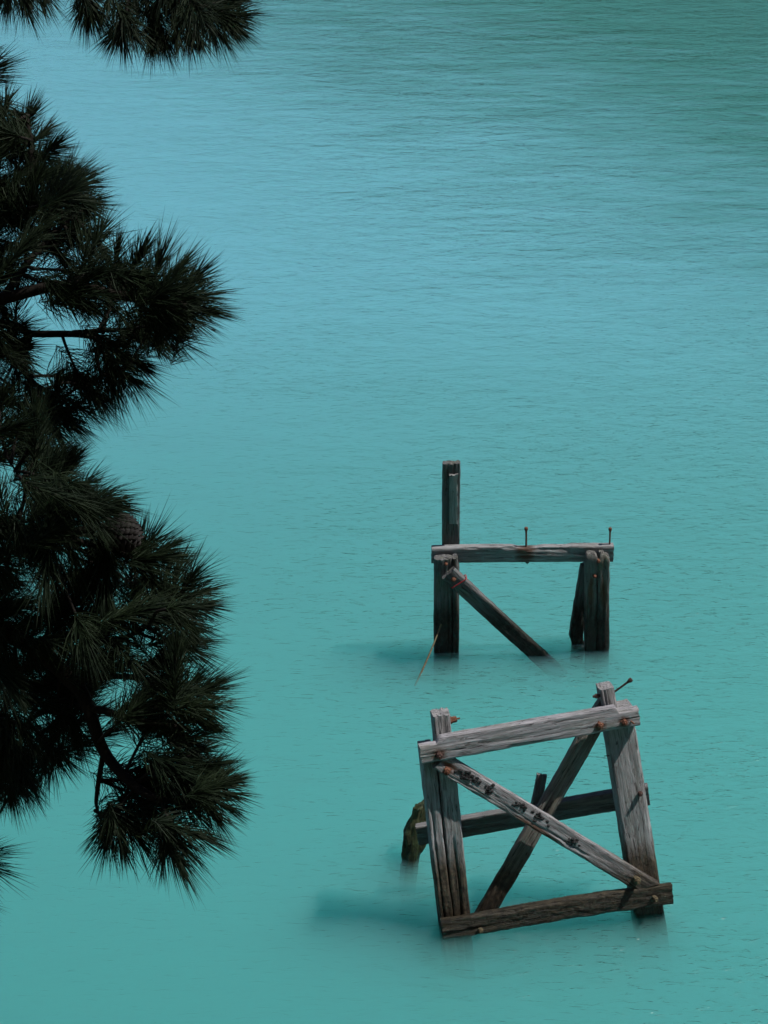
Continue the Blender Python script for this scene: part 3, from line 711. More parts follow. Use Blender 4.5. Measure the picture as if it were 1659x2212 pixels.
  ((-1.25, 6.15, 8.37), (0.43, 0.66, 0.61), (-1.28, 5.98, 8.36)),
  ((-0.79, 5.87, 8.40), (-0.63, 0.70, 0.35), (-0.72, 5.80, 8.39)),
  ((-0.66, 5.78, 8.30), (0.69, -0.16, 0.71), (-0.76, 5.76, 8.25)),
  ((-0.55, 5.49, 8.02), (0.80, 0.07, 0.59), (-0.62, 5.51, 7.88)),
  ((-0.95, 5.91, 8.40), (0.90, 0.42, 0.12), (-1.09, 5.91, 8.30)),
  ((-1.30, 6.11, 8.50), (0.06, 0.52, 0.85), (-1.31, 5.99, 8.38)),
  ((-0.72, 5.90, 8.46), (0.18, 0.60, 0.78), (-0.73, 5.80, 8.38)),
  ((-0.66, 5.63, 7.92), (0.93, 0.35, 0.06), (-0.84, 5.62, 7.87)),
  ((-0.84, 5.91, 8.41), (0.64, 0.33, 0.70), (-0.91, 5.86, 8.33)),
  ((-0.54, 5.80, 7.84), (0.74, 0.21, -0.64), (-0.63, 5.62, 8.02)),
  ((-0.86, 5.91, 8.36), (0.90, 0.31, 0.30), (-0.96, 5.87, 8.32)),
  ((-1.24, 5.97, 8.51), (0.05, 0.79, 0.62), (-1.28, 5.98, 8.36)),
  ((-0.93, 5.94, 8.44), (0.44, 0.50, 0.75), (-1.00, 5.88, 8.31)),
  ((-0.96, 5.87, 8.14), (0.94, -0.09, -0.33), (-1.04, 5.88, 8.28)),
  ((-0.57, 5.66, 8.17), (0.93, 0.25, 0.28), (-0.69, 5.66, 8.17)),
  ((-0.68, 5.81, 8.11), (0.38, -0.00, 0.92), (-0.76, 5.64, 8.00)),
  ((-0.56, 5.68, 8.09), (0.75, -0.60, -0.26), (-0.65, 5.66, 8.16)),
  ((-0.59, 5.75, 8.45), (0.88, -0.43, -0.20), (-0.73, 5.80, 8.38)),
  ((-1.14, 5.94, 8.16), (0.90, -0.44, 0.09), (-1.24, 5.96, 8.35)),
  ((-1.07, 5.99, 8.15), (1.00, -0.01, 0.08), (-1.17, 5.94, 8.33)),
  ((-1.17, 5.91, 8.29), (0.45, -0.60, -0.67), (-1.28, 5.98, 8.36)),
  ((-1.19, 6.13, 8.36), (0.67, -0.16, 0.72), (-1.28, 5.98, 8.36)),
  ((-0.58, 5.77, 7.97), (0.94, -0.28, 0.20), (-0.68, 5.63, 7.99)),
  ((-0.95, 5.84, 8.40), (-0.26, 0.58, 0.77), (-0.97, 5.83, 8.24)),
  ((-0.79, 5.80, 8.27), (0.95, -0.07, 0.29), (-0.89, 5.79, 8.21)),
  ((-1.12, 5.84, 8.33), (0.40, -0.75, -0.53), (-1.24, 5.96, 8.35)),
  ((-1.15, 6.09, 8.38), (0.90, -0.25, 0.35), (-1.28, 5.98, 8.36)),
  ((-0.51, 5.59, 8.06), (0.96, -0.02, 0.28), (-0.63, 5.62, 8.02)),
  ((-1.13, 5.92, 8.38), (0.84, 0.39, 0.38), (-1.28, 5.98, 8.36)),
  ((-0.80, 5.79, 8.31), (0.79, 0.30, 0.54), (-0.89, 5.79, 8.21)),
  ((-0.69, 5.66, 8.16), (0.94, -0.34, -0.06), (-0.81, 5.73, 8.15)),
  ((-0.62, 5.79, 8.02), (0.70, -0.24, -0.67), (-0.71, 5.66, 8.17)),
  ((-1.06, 5.94, 8.59), (0.90, 0.37, 0.23), (-1.31, 5.99, 8.38)),
  ((-0.73, 5.75, 7.84), (0.85, -0.50, -0.17), (-0.84, 5.67, 7.96)),
  ((-1.09, 6.04, 8.34), (0.95, 0.05, 0.31), (-1.20, 5.95, 8.34)),
  ((-0.62, 5.75, 7.98), (0.90, 0.09, 0.44), (-0.71, 5.63, 7.99)),
 ],
 'bottom': [
  ((-1.01, 5.93, 7.85), (0.26, -0.58, -0.77), (-1.06, 5.91, 7.99)),
  ((-0.98, 5.92, 7.87), (0.69, -0.65, -0.32), (-1.06, 5.91, 7.99)),
  ((-1.12, 5.90, 7.80), (0.56, -0.54, -0.63), (-1.25, 6.03, 7.79)),
  ((-1.13, 5.82, 7.83), (0.08, -0.22, -0.97), (-1.14, 5.92, 8.00)),
  ((-1.17, 5.88, 7.83), (-0.17, -0.51, -0.84), (-1.14, 5.92, 8.00)),
  ((-1.05, 5.69, 7.97), (0.47, -0.66, -0.58), (-1.16, 5.92, 8.00)),
  ((-1.06, 6.01, 7.86), (0.31, -0.78, -0.55), (-1.08, 5.92, 8.00)),
  ((-1.24, 5.90, 7.52), (0.98, 0.17, 0.11), (-1.38, 5.97, 7.57)),
  ((-1.20, 5.73, 7.60), (0.94, -0.11, -0.33), (-1.35, 5.95, 7.56)),
  ((-1.26, 5.89, 7.44), (0.64, -0.44, -0.63), (-1.33, 5.93, 7.55)),
  ((-1.30, 5.93, 7.32), (0.86, -0.35, -0.37), (-1.33, 5.93, 7.55)),
  ((-1.30, 5.81, 7.36), (0.47, -0.09, -0.88), (-1.27, 5.88, 7.51)),
  ((-1.13, 5.83, 8.00), (0.80, 0.05, -0.60), (-1.25, 5.92, 8.00)),
  ((-0.95, 5.95, 8.16), (0.78, -0.11, 0.61), (-1.08, 5.92, 8.00)),
  ((-1.44, 6.40, 7.52), (0.81, -0.31, -0.49), (-1.50, 6.14, 7.78)),
  ((-1.33, 6.29, 7.83), (0.86, 0.01, 0.51), (-1.45, 6.13, 7.83)),
  ((-0.83, 5.86, 8.00), (0.91, 0.19, 0.37), (-1.00, 5.88, 7.93)),
  ((-1.14, 5.91, 8.01), (0.73, -0.32, -0.61), (-1.25, 5.92, 8.00)),
  ((-0.94, 5.98, 8.06), (0.90, 0.15, 0.40), (-1.08, 5.92, 8.00)),
  ((-1.27, 5.93, 7.82), (-0.14, -0.70, -0.70), (-1.22, 5.92, 8.00)),
  ((-1.22, 6.14, 7.95), (0.02, 0.24, 0.97), (-1.22, 6.02, 7.78)),
  ((-1.13, 5.85, 7.94), (0.92, 0.36, 0.13), (-1.28, 6.03, 7.79)),
  ((-1.24, 6.16, 7.61), (0.49, -0.35, -0.80), (-1.31, 6.05, 7.80)),
  ((-1.09, 5.89, 7.87), (0.41, -0.03, 0.91), (-1.28, 5.89, 7.53)),
  ((-0.93, 6.01, 8.09), (0.80, -0.01, 0.59), (-1.08, 5.92, 8.00)),
  ((-1.26, 6.04, 7.79), (0.98, -0.21, 0.02), (-1.39, 6.10, 7.82)),
  ((-1.29, 6.29, 7.71), (0.83, -0.07, -0.55), (-1.42, 6.12, 7.82)),
  ((-1.01, 5.79, 8.15), (0.93, -0.35, -0.06), (-1.18, 5.92, 8.00)),
  ((-1.28, 5.99, 7.89), (0.79, -0.17, 0.59), (-1.48, 6.09, 7.70)),
  ((-1.18, 6.01, 7.79), (0.83, 0.53, 0.18), (-1.34, 6.07, 7.81)),
  ((-1.39, 6.32, 7.95), (0.47, 0.45, 0.76), (-1.47, 6.15, 7.84)),
  ((-0.90, 5.93, 8.10), (0.69, 0.47, 0.55), (-1.04, 5.90, 7.97)),
  ((-1.15, 5.96, 8.19), (0.38, 0.76, 0.53), (-1.22, 5.92, 8.00)),
  ((-1.03, 5.68, 8.08), (0.50, -0.71, -0.50), (-1.18, 5.92, 8.00)),
  ((-0.89, 5.96, 8.00), (0.76, 0.63, 0.18), (-1.02, 5.89, 7.95)),
  ((-1.31, 6.00, 7.74), (0.09, -0.72, -0.68), (-1.39, 6.10, 7.82)),
  ((-1.32, 6.32, 7.87), (0.66, 0.57, 0.49), (-1.42, 6.12, 7.82)),
  ((-0.96, 6.08, 8.12), (0.72, 0.34, 0.60), (-1.08, 5.92, 8.00)),
  ((-1.37, 6.18, 7.72), (0.96, 0.25, 0.14), (-1.49, 6.11, 7.72)),
  ((-1.04, 6.16, 8.13), (0.74, 0.06, 0.67), (-1.16, 5.92, 8.00)),
  ((-1.19, 5.90, 7.91), (0.16, 0.27, 0.95), (-1.30, 5.91, 7.54)),
  ((-1.26, 6.03, 7.71), (0.64, -0.68, -0.37), (-1.34, 6.07, 7.81)),
  ((-1.15, 6.00, 7.77), (0.83, -0.06, 0.55), (-1.43, 6.01, 7.59)),
  ((-1.31, 6.15, 7.84), (0.91, -0.21, -0.36), (-1.47, 6.15, 7.84)),
  ((-1.30, 6.27, 7.79), (0.92, -0.39, 0.03), (-1.42, 6.12, 7.82)),
 ],
 'overhead': [
  ((-1.24, 7.58, 9.77), (-0.08, -0.02, -1.00), (-1.15, 7.48, 9.93)),
  ((-1.15, 7.32, 9.83), (0.34, -0.37, -0.87), (-1.15, 7.49, 9.95)),
  ((-1.15, 7.42, 9.82), (-0.34, -0.49, -0.80), (-1.15, 7.48, 9.93)),
  ((-1.22, 7.35, 9.85), (-0.48, -0.11, -0.87), (-1.15, 7.48, 9.93)),
  ((-1.10, 7.37, 9.84), (0.50, -0.42, -0.76), (-1.15, 7.48, 9.93)),
  ((-0.96, 7.41, 9.77), (0.17, -0.41, -0.90), (-0.96, 7.46, 9.89)),
  ((-0.92, 7.26, 9.82), (0.50, 0.09, -0.86), (-0.96, 7.47, 9.90)),
  ((-1.00, 7.58, 9.74), (-0.41, -0.20, -0.89), (-0.96, 7.47, 9.90)),
  ((-0.84, 7.33, 9.71), (0.09, -0.37, -0.92), (-0.81, 7.33, 9.85)),
  ((-0.87, 7.44, 9.70), (-0.50, -0.33, -0.80), (-0.81, 7.33, 9.86)),
  ((-0.79, 7.18, 9.77), (0.49, -0.59, -0.64), (-0.81, 7.33, 9.86)),
  ((-0.74, 7.27, 9.73), (-0.09, -0.39, -0.92), (-0.70, 7.36, 9.90)),
  ((-0.71, 7.30, 9.71), (0.23, -0.80, -0.56), (-0.82, 7.32, 9.83)),
  ((-0.66, 7.26, 9.74), (0.00, -0.63, -0.78), (-0.65, 7.33, 9.86)),
  ((-0.63, 7.33, 9.70), (0.08, -0.77, -0.64), (-0.62, 7.32, 9.84)),
  ((-0.58, 7.11, 9.77), (0.39, -0.72, -0.57), (-0.62, 7.32, 9.84)),
  ((-0.57, 7.53, 9.66), (0.17, -0.50, -0.85), (-0.60, 7.32, 9.83)),
  ((-0.52, 7.24, 9.74), (0.53, -0.68, -0.50), (-0.60, 7.32, 9.83)),
  ((-0.49, 7.32, 9.75), (0.80, -0.06, -0.60), (-0.60, 7.32, 9.83)),
  ((-0.47, 7.34, 9.78), (0.99, -0.15, -0.08), (-0.58, 7.31, 9.82)),
  ((-0.51, 7.64, 9.73), (0.91, -0.07, 0.41), (-0.63, 7.33, 9.85)),
  ((-0.51, 7.22, 9.80), (0.76, -0.62, -0.17), (-0.63, 7.33, 9.85)),
  ((-0.55, 6.95, 9.87), (0.44, -0.77, -0.47), (-0.65, 7.33, 9.86)),
  ((-0.77, 7.50, 9.75), (0.33, -0.18, -0.93), (-0.81, 7.36, 9.91)),
  ((-0.88, 7.31, 9.83), (0.00, -0.79, -0.61), (-0.81, 7.38, 9.94)),
  ((-0.67, 7.32, 9.80), (0.45, 0.04, -0.89), (-0.72, 7.36, 9.92)),
  ((-0.62, 7.52, 9.77), (0.75, -0.12, -0.65), (-0.70, 7.36, 9.90)),
  ((-0.70, 7.27, 9.86), (-0.17, -0.35, -0.92), (-0.78, 7.39, 9.96)),
  ((-0.80, 7.32, 9.83), (0.17, -0.65, -0.74), (-0.81, 7.38, 9.94)),
  ((-0.56, 7.54, 9.78), (0.99, 0.13, -0.07), (-0.67, 7.34, 9.87)),
  ((-0.50, 7.45, 9.81), (0.82, 0.50, 0.27), (-0.58, 7.31, 9.82)),
  ((-1.29, 7.32, 9.58), (0.97, -0.22, 0.11), (-1.60, 7.51, 9.98)),
 ],
}

# ================================================================ WATER
def make_water():
    t = NT('milky_turquoise_water')
    pos = t.n('NewGeometry').outputs['Position']
    sp0 = t.n('SeparateXYZ'); t.l(pos, sp0.inputs[0])
    # wind ripples: fine chop everywhere, longer wavelets, sparse steep little crests
    w1 = t.noise(t.mapping(pos, (2.4, 4.6, 1), (0, 0, R(-14))), 1.0, 4, 0.55, 0.4)
    w2 = t.noise(t.mapping(pos, (7.5, 15.0, 1), (0, 0, R(-18))), 1.0, 3, 0.55, 0.5)
    w3 = t.noise(t.mapping(pos, (0.5, 0.9, 1), (0, 0, R(10))), 1.0, 3, 0.5)
    cr = t.noise(t.mapping(pos, (6.0, 22.0, 1), (0, 0, R(-20))), 1.0, 2, 0.5, 0.6)
    crm = t.ramp(cr, 0.58, 0.72)
    calm = t.ramp(t.math('ADD', t.math('ADD', sp0.outputs[0], t.math('MULTIPLY', sp0.outputs[1], 0.10)), t.math('MULTIPLY', t.noise(t.mapping(pos, (0.25, 0.35, 1)), 1.0, 3, 0.5), 3.0)), 1.6, 5.6)
    patch = t.math('MULTIPLY', calm, t.ramp(t.noise(t.mapping(pos, (0.30, 0.55, 1), (0, 0, R(-12))), 1.0, 4, 0.55), 0.36, 0.64))
    lane = t.ramp(t.noise(t.mapping(pos, (0.12, 0.30, 1), (0, 0, R(6))), 1.0, 4, 0.6), 0.35, 0.65)
    gust = t.math('ADD', t.math('MULTIPLY', calm, 0.50), 0.38)
    gust = t.math('ADD', gust, t.math('MULTIPLY', t.math('MULTIPLY', t.ramp(sp0.outputs[1], 20.0, 40.0), calm), t.math('ADD', 0.1, t.math('MULTIPLY', lane, 1.5))))
    h = t.math('ADD', t.math('MULTIPLY', w1, t.math('MULTIPLY', gust, 0.032)), t.math('MULTIPLY', w2, t.math('MULTIPLY', gust, 0.009)))
    h = t.math('ADD', h, t.math('MULTIPLY', w3, 0.05))
    w4 = t.noise(t.mapping(pos, (0.40, 1.7, 1), (0, 0, R(5))), 1.0, 3, 0.5, 0.3)
    h = t.math('ADD', h, t.math('MULTIPLY', w4, t.math('MULTIPLY', calm, t.math('MULTIPLY', t.ramp(sp0.outputs[1], 19.0, 36.0), 0.055))))
    h = t.math('ADD', h, t.math('MULTIPLY', t.math('MULTIPLY', crm, t.math('ADD', t.math('MULTIPLY', patch, 0.80), 0.20)), 0.013))
    # rings running out from the piles
    sp = t.n('SeparateXYZ'); t.l(pos, sp.inputs[0])
    wob = t.math('MULTIPLY', t.math('SUBTRACT', w3, 0.5), 0.9)
    for (cx, cyy, fr, amp, reach) in ((0.30, 16.15, 30, 0.010, 1.0), (0.75, 15.2, 24, 0.010, 1.6), (2.25, 15.45, 28, 0.007, 1.0), (0.62, 19.6, 26, 0.008, 1.0), (1.9, 19.6, 26, 0.009, 1.1)):
        dx = t.math('SUBTRACT', sp.outputs[0], cx); dy = t.math('SUBTRACT', sp.outputs[1], cyy)
        r_ = t.math('SQRT', t.math('ADD', t.math('MULTIPLY', dx, dx), t.math('MULTIPLY', dy, dy)))
        s_ = t.math('SINE', t.math('MULTIPLY', t.math('ADD', r_, t.math('MULTIPLY', wob, 0.35)), fr))
        fall = t.math('SUBTRACT', 1.0, t.ramp(r_, 0.1, reach))
        fall = t.math('MULTIPLY', fall, t.ramp(w1, 0.35, 0.65))
        h = t.math('ADD', h, t.math('MULTIPLY', t.math('MULTIPLY', s_, fall), amp * 1.1))
    bp = t.n('Bump'); bp.inputs['Strength'].default_value = 1.0; bp.inputs['Distance'].default_value = 1.0
    t.l(h, bp.inputs['Height'])
    fr = t.n('Fresnel'); fr.inputs['IOR'].default_value = 1.50; t.l(bp.outputs[0], fr.inputs['Normal'])
    gl = t.n('BsdfGlossy'); gl.inputs['Roughness'].default_value = 0.09; t.l(bp.outputs[0], gl.inputs['Normal'])
    tr = t.n('BsdfTransparent')
    df = t.n('BsdfDiffuse'); 
    # sky and hill reflection painted as colour: pale blue far left, dark green elsewhere
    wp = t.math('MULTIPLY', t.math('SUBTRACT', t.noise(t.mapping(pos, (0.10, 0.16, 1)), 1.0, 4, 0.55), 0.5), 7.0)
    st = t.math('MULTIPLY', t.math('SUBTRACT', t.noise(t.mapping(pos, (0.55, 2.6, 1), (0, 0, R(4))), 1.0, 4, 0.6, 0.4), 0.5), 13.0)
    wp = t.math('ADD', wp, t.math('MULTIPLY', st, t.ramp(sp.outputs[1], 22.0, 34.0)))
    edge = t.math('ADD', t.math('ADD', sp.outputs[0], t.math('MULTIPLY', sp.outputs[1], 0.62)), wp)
    sky_tint = t.math('MULTIPLY', t.ramp(t.math('ADD', sp.outputs[1], t.math('MULTIPLY', wp, 0.4)), 14.5, 28.0), t.math('SUBTRACT', 1.0, t.ramp(edge, 20.0, 31.0)))
    t.l(t.mix(sky_tint, (0.012, 0.075, 0.065), (0.25, 0.62, 0.86)), df.inputs['Color']); t.l(bp.outputs[0], df.inputs['Normal'])
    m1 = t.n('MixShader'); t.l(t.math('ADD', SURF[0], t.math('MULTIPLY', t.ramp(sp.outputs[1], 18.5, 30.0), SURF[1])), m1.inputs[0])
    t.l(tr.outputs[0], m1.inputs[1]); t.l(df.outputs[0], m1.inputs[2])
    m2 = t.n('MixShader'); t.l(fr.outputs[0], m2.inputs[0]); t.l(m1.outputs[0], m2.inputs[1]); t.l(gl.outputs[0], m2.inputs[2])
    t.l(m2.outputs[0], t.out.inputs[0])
    # suspended rock flour
    c = (0.57, 0.927, 0.926, 1)
    vs = t.n('VolumeScatter'); vs.inputs['Color'].default_value = c; vs.inputs['Density'].default_value = DENS; vs.inputs['Anisotropy'].default_value = 0.6
    va = t.n('VolumeAbsorption'); va.inputs['Color'].default_value = c; va.inputs['Density'].default_value = DENS
    ad = t.n('AddShader'); t.l(vs.outputs[0], ad.inputs[0]); t.l(va.outputs[0], ad.inputs[1])
    t.l(ad.outputs[0], t.out.inputs[1])
    x0, x1, y0, y1, z0 = -260, 260, -30, 330, -5.0
    v = [(x0, y0, z0), (x1, y0, z0), (x1, y1, z0), (x0, y1, z0), (x0, y0, 0), (x1, y0, 0), (x1, y1, 0), (x0, y1, 0)]
    f = [(3, 2, 1, 0), (4, 5, 6, 7), (0, 1, 5, 4), (1, 2, 6, 5), (2, 3, 7, 6), (3, 0, 4, 7)]
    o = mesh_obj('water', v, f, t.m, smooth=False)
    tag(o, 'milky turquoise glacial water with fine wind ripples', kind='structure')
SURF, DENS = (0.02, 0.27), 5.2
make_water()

# ---------------------------------------------------------------- land round the water (bank under the viewer, added slope behind it, wooded hill opposite)
def make_hill():
    t = NT('wooded_hillside')
    pos = t.n('NewGeometry').outputs['Position']
    n1 = t.noise(pos, 0.12, 6, 0.65)
    p = t.n('BsdfPrincipled'); p.inputs['Roughness'].default_value = 0.9; p.inputs['Specular IOR Level'].default_value = 0.1
    t.l(t.mix(t.ramp(n1, 0.35, 0.68), (0.012, 0.026, 0.012), (0.048, 0.070, 0.032)), p.inputs['Base Color'])
    t.l(p.outputs[0], t.out.inputs[0])
    nx, ny = 150, 50; v, f = [], []
    for j in range(ny + 1):
        q = j / ny
        for i in range(nx + 1):
            az = R(-40 + 100 * i / nx)
            ad = math.degrees(az); el = max(4.0, min(32.0, 18.0 + 1.0 * ad if ad > -5 else 13.0 + 1.6 * (ad + 5)))      # ridge seen from the viewpoint
            dist = 110 + 150 * q
            ridge = math.tan(R(el)) * 200
            z = ridge * (1 - (1 - min(1, q / 0.6)) ** 2) if q < 0.6 else ridge * (1 - 0.3 * (q - 0.6) / 0.4)
            x, y = math.sin(az) * dist, math.cos(az) * dist
            z += (noise.noise(Vector((x * 0.03, y * 0.03, 0))) * 5 + noise.noise(Vector((x * 0.13, y * 0.13, 4))) * 2.8) * min(1, q * 5)
            v.append((x, y, z - 1.5 + 2 * q))
    for j in range(ny):
        for i in range(nx):
            a = j * (nx + 1) + i
            f.append((a, a + 1, a + nx + 2, a + nx + 1))
    tag(mesh_obj('hills', v, f, t.m, sharp=None), 'wooded hillside across the water', kind='structure')
make_hill()

def bank_z(x, y):
    return max(-3.0, (10.2 - 0.98 * y) if y > 0.5 else 10.2 - 0.2 * y + max(0.0, -2.5 - y) * 1.25) + 0.5 * noise.noise(Vector((x * 0.35, y * 0.35, 1))) + 0.15 * noise.noise(Vector((x * 1.6, y * 1.6, 2)))  # the rise behind the viewer is added, out of view, to block sky light
def make_bank():
    m = plain('earth_bank', (0.025, 0.035, 0.015), (0.10, 0.095, 0.055), (2, 2, 2), 0.95, 1.0, 0.05)
    nx, ny = 150, 120; v, f = [], []
    for j in range(ny + 1):
        for i in range(nx + 1):
            x = -110 + 220 * i / nx; y = 13.5 - 70 * (j / ny) ** 1.5
            v.append((x, y, bank_z(x, y)))
    for j in range(ny):
        for i in range(nx):
            a = j * (nx + 1) + i
            f.append((a, a + nx + 1, a + nx + 2, a + 1))
    tag(mesh_obj('bank', v, f, m, sharp=None), 'steep earth bank below the viewpoint, with an unseen slope behind added to block sky light', kind='structure')
make_bank()

# ================================================================ FRONT TRESTLE (leans back and to the left)
FT = empty('timber_trestle', frame_matrix((0.653, 15.269, 0.0), (0.9831, 0.1493, 0.1060), (0.1177, -0.9587, 0.2588), (-0.1403, 0.2420, 0.9601)))
tag(FT, 'nearer grey timber trestle leaning to the left, crossed by an X of braces', 'trestle', 'ruined pier trestles')
def split_post(*a, **k): return timber('post', FT, M_FRONT, *a, **k)
split_post((-0.152, -0.85), (-0.086, 1.588), 0.112, 0.21, 0.0, cracks=[(-1, 0.02, 0.6, 2.0, 0.02, 0.012)], ex=12, wear=0.7, rough=0.005)
split_post((-0.040, -0.85), (0.071, 1.835), 0.142, 0.20, 0.0, cracks=[(-1, 0.0, 0.5, 1.7, 0.03, 0.013), (-1, 0.03, 2.3, 2.7, 0.02, 0.010), (-1, -0.02, 2.35, 2.7, 0.02, 0.010)], ex=12, wear=0.7, rough=0.005, jag=(0.01, 0.012))
split_post((1.507, -0.85), (1.434, 1.815), 0.122, 0.20, -0.014, cracks=[(-1, 0.03, 2.3, 2.7, 0.015, 0.010)], wear=0.6, ex=12, jag=(0.01, 0.008))
split_post((1.574, -0.85), (1.499, 1.635), 0.244, 0.21, 0.0, cracks=[(-1, 0.01, 0.75, 1.5, 0.006, 0.008), (-1, -0.06, 1.2, 2.2, 0.006, 0.008)], wear=0.6, ex=14, top=[(0, 0)], slant=(0, -0.0))
timber('top_beam', FT, M_FRONTTOP, (-0.153, 1.572), (1.645, 1.573), 0.150, 0.096, 0.100, ex=10,
       top=[(0, 0), (0.155, 0.0), (0.165, 0.046), (0.9, 0.044), (1.62, 0.042), (1.63, 0.004), (1.8, 0)],
       cracks=[(-1, -0.005, -0.1, 0.42, 0.012, 0.008), (-1, 0.0, 1.55, 2.0, 0.008, 0.006)], rough=0.004, jag=(0.008, 0.006))
timber('bottom_beam', FT, M_LOW, (-0.184, 0.048), (1.745, 0.000), 0.178, 0.082, 0.085, ex=7, rough=0.008, bow=0.012)
timber('brace', FT, M_BRACE, (0.005, 1.478), (1.545, 0.100), 0.156, 0.078, 0.080, ex=9, slant=(0.02, 0.07),
       cracks=[(-1, -0.035, 0.5, 1.5, 0.012, 0.016), (-1, -0.055, 0.05, 0.9, 0.010, 0.012)], rough=0.005)
timber('brace', FT, M_BROWNBRACE, (0.13, -0.05), (1.425, 1.655), 0.150, 0.080, -0.075, ex=9, rough=0.005, slant=(0, 0.03), cracks=[(-1, 0.01, 1.0, 1.5, 0.012, 0.012)])
timber('rear_beam', FT, M_REAR, (-0.230, 0.701), (1.711, 0.769), 0.198, 0.07, -0.42, db=-0.235, ex=10, rough=0.004, tilt=17)
timber('pile_stub', FT, M_STUB, (-0.345, -0.12), (-0.105, 0.730), 0.128, 0.17, -0.95, ex=4, rough=0.016, jag=(0.02, 0.03), slant=(0, -0.06),
       top=[(0, 0.0), (0.45, 0.045), (0.62, 0.05), (0.80, 0.0), (0.95, -0.01)], bot=[(0, 0.03), (0.45, 0.035), (0.55, -0.02), (0.8, -0.02), (0.95, 0.02)])
timber('broken_batten', FT, M_REAR, (0.72, 0.64), (0.861, 1.060), 0.085, 0.06, -0.335, ex=9, rough=0.004, jag=(0.006, 0.016))
# fastenings
bolt(FT, 1.313, 1.566, 0.100, (0.02, 0.05, 1), out=0.065, nut=0.026, washer=0.036)
bolt(FT, 1.516, 1.556, 0.100, (0.0, 0.02, 1), out=0.06, nut=0.024, washer=0.030, twist=0.1)
bolt(FT, 1.573, 1.549, 0.100, (0.4, -0.3, 1), rod=0.007, out=0.05, nut=None, washer=None, name='bent_nail')
bolt(FT, -0.005, 1.550, 0.100, (-0.1, 0.0, 1), out=0.07, nut=0.028, washer=0.040, mat=M_DARKRUST)
bolt(FT, 0.040, 1.400, 0.080, (-0.05, 0.1, 1), out=0.06, nut=0.030, washer=0.040)
bolt(FT, 1.592, 0.892, 0.0, (-0.1, 0.05, 1), rod=0.016, out=0.055, nut=0.022, washer=None, mat=M_DARKRUST)
bolt(FT, 1.455, 0.190, 0.080, (0.05, 0.1, 1), rod=0.020, out=0.10, nut=0.034, washer=0.042, mat=M_KNOB)
bolt(FT, 1.584, 0.004, 0.085, (0.05, 0.1, 1), rod=0.018, out=0.09, nut=0.026, washer=None, mat=M_KNOB)
bolt(FT, 0.125, 0.000, 0.085, (0.0, 0.1, 1), rod=0.016, out=0.05, nut=0.024, washer=None, mat=M_KNOB)
bolt(FT, 0.142, 1.770, -0.05, (1, 0.05, 0.0), rod=0.009, out=0.075, nut=0.026, washer=0.036)
bolt(FT, 1.368, 1.760, -0.05, (-1, 0.0, 0.0), rod=0.014, out=0.055, nut=0.020, washer=None, mat=M_DARKRUST)
spike(FT, (1.46, 1.752, -0.05), (1.632, 1.855, -0.02), 0.009, 0.019, M_DARKRUST)
bolt(FT, 1.39, 1.234, -0.06, (-1, 0.1, 0), rod=0.004, out=0.045, nut=None, washer=None, mat=M_DARKRUST, name='nail')
# black crusts clinging to the front brace
def crust(u, w, ru, rw, n, sd):
    rr = random.Random(sd); b = MB()
    ca, sa = math.cos(R(-41.9)), math.sin(R(-41.9))
    for i in range(n):
        x, y = rr.gauss(0, ru), rr.gauss(0, rw); r = rr.uniform(0.006, 0.014)
        b.lump((u + x * ca - y * sa, -0.080 + rr.uniform(-0.004, 0.002), w + x * sa + y * ca), (r * 1.3, r * 0.7, r), rr.random() * 50, 5)
    b.build('black_crust', M_TAR, FT)
crust(0.20, 1.325, 0.060, 0.018, 34, 1)
crust(0.355, 1.185, 0.014, 0.024, 22, 2)
crust(0.575, 1.010, 0.035, 0.012, 18, 3)
crust(0.74, 0.850, 0.050, 0.018, 16, 4)
crust(0.985, 0.610, 0.030, 0.015, 16, 5)

# ================================================================ BACK TRESTLE (upright)
BT = empty('timber_trestle', frame_matrix((0.621, 19.648, 0.0), (0.9996, 0.0279, 0.0), (0.0279, -0.9996, 0.0), (0, 0, 1)))
tag(BT, 'farther dark timber trestle standing upright with one tall post and a level beam', 'trestle', 'ruined pier trestles')
timber('post', BT, M_BACK, (-0.030, -0.9), (-0.046, 1.050), 0.178, 0.115, 0.0, ex=4, rough=0.006, jag=(0.005, 0.010), cracks=[(-1, -0.05, 0.9, 2.0, 0.02, 0.012)])
timber('post', BT, M_BACK, (0.095, -0.9), (0.078, 1.055), 0.070, 0.110, -0.004, ex=4, rough=0.006, bot=[(1.70, 0), (1.83, -0.0), (1.9, 0.018), (2.0, 0.022)], jag=(0.005, 0.012))
timber('beam', BT, M_BACKBEAM, (-0.154, 1.030), (1.622, 1.021), 0.176, 0.085, -0.125, ex=10, rough=0.004, jag=(0.004, 0.004),
       top=[(0, -0.012), (0.08, -0.008), (0.3, 0), (0.78, 0), (0.84, -0.018), (1.02, -0.022), (1.08, -0.006), (1.3, -0.012), (1.36, 0), (1.72, 0.0)], wear=1.3,
       cracks=[(-1, 0.06, 0.9, 1.36, 0.02, 0.03)])
timber('tall_post', BT, M_BACK, (0.046, -0.9), (0.032, 1.978), 0.172, 0.075, -0.215, ex=9, rough=0.004, jag=(0.005, 0.014),
       cracks=[(-1, 0.04, 2.6, 2.9, 0.03, 0.010), (-1, -0.02, 2.68, 2.9, 0.03, 0.010), (-1, -0.06, 2.7, 2.9, 0.02, 0.008)])
timber('board', BT, M_BOARD, (0.059, 1.346), (0.052, 1.874), 0.086, 0.032, -0.181, ex=12, rough=0.003, jag=(0.003, 0.012), bot=[(0, 0), (0.28, 0), (0.31, 0.008), (0.34, 0)])
timber('brace', BT, M_BACK, (-0.001, 0.931), (1.14, -0.27), 0.160, 0.080, 0.080, ex=8, rough=0.005, jag=(0.012, 0.006), wear=1.2)
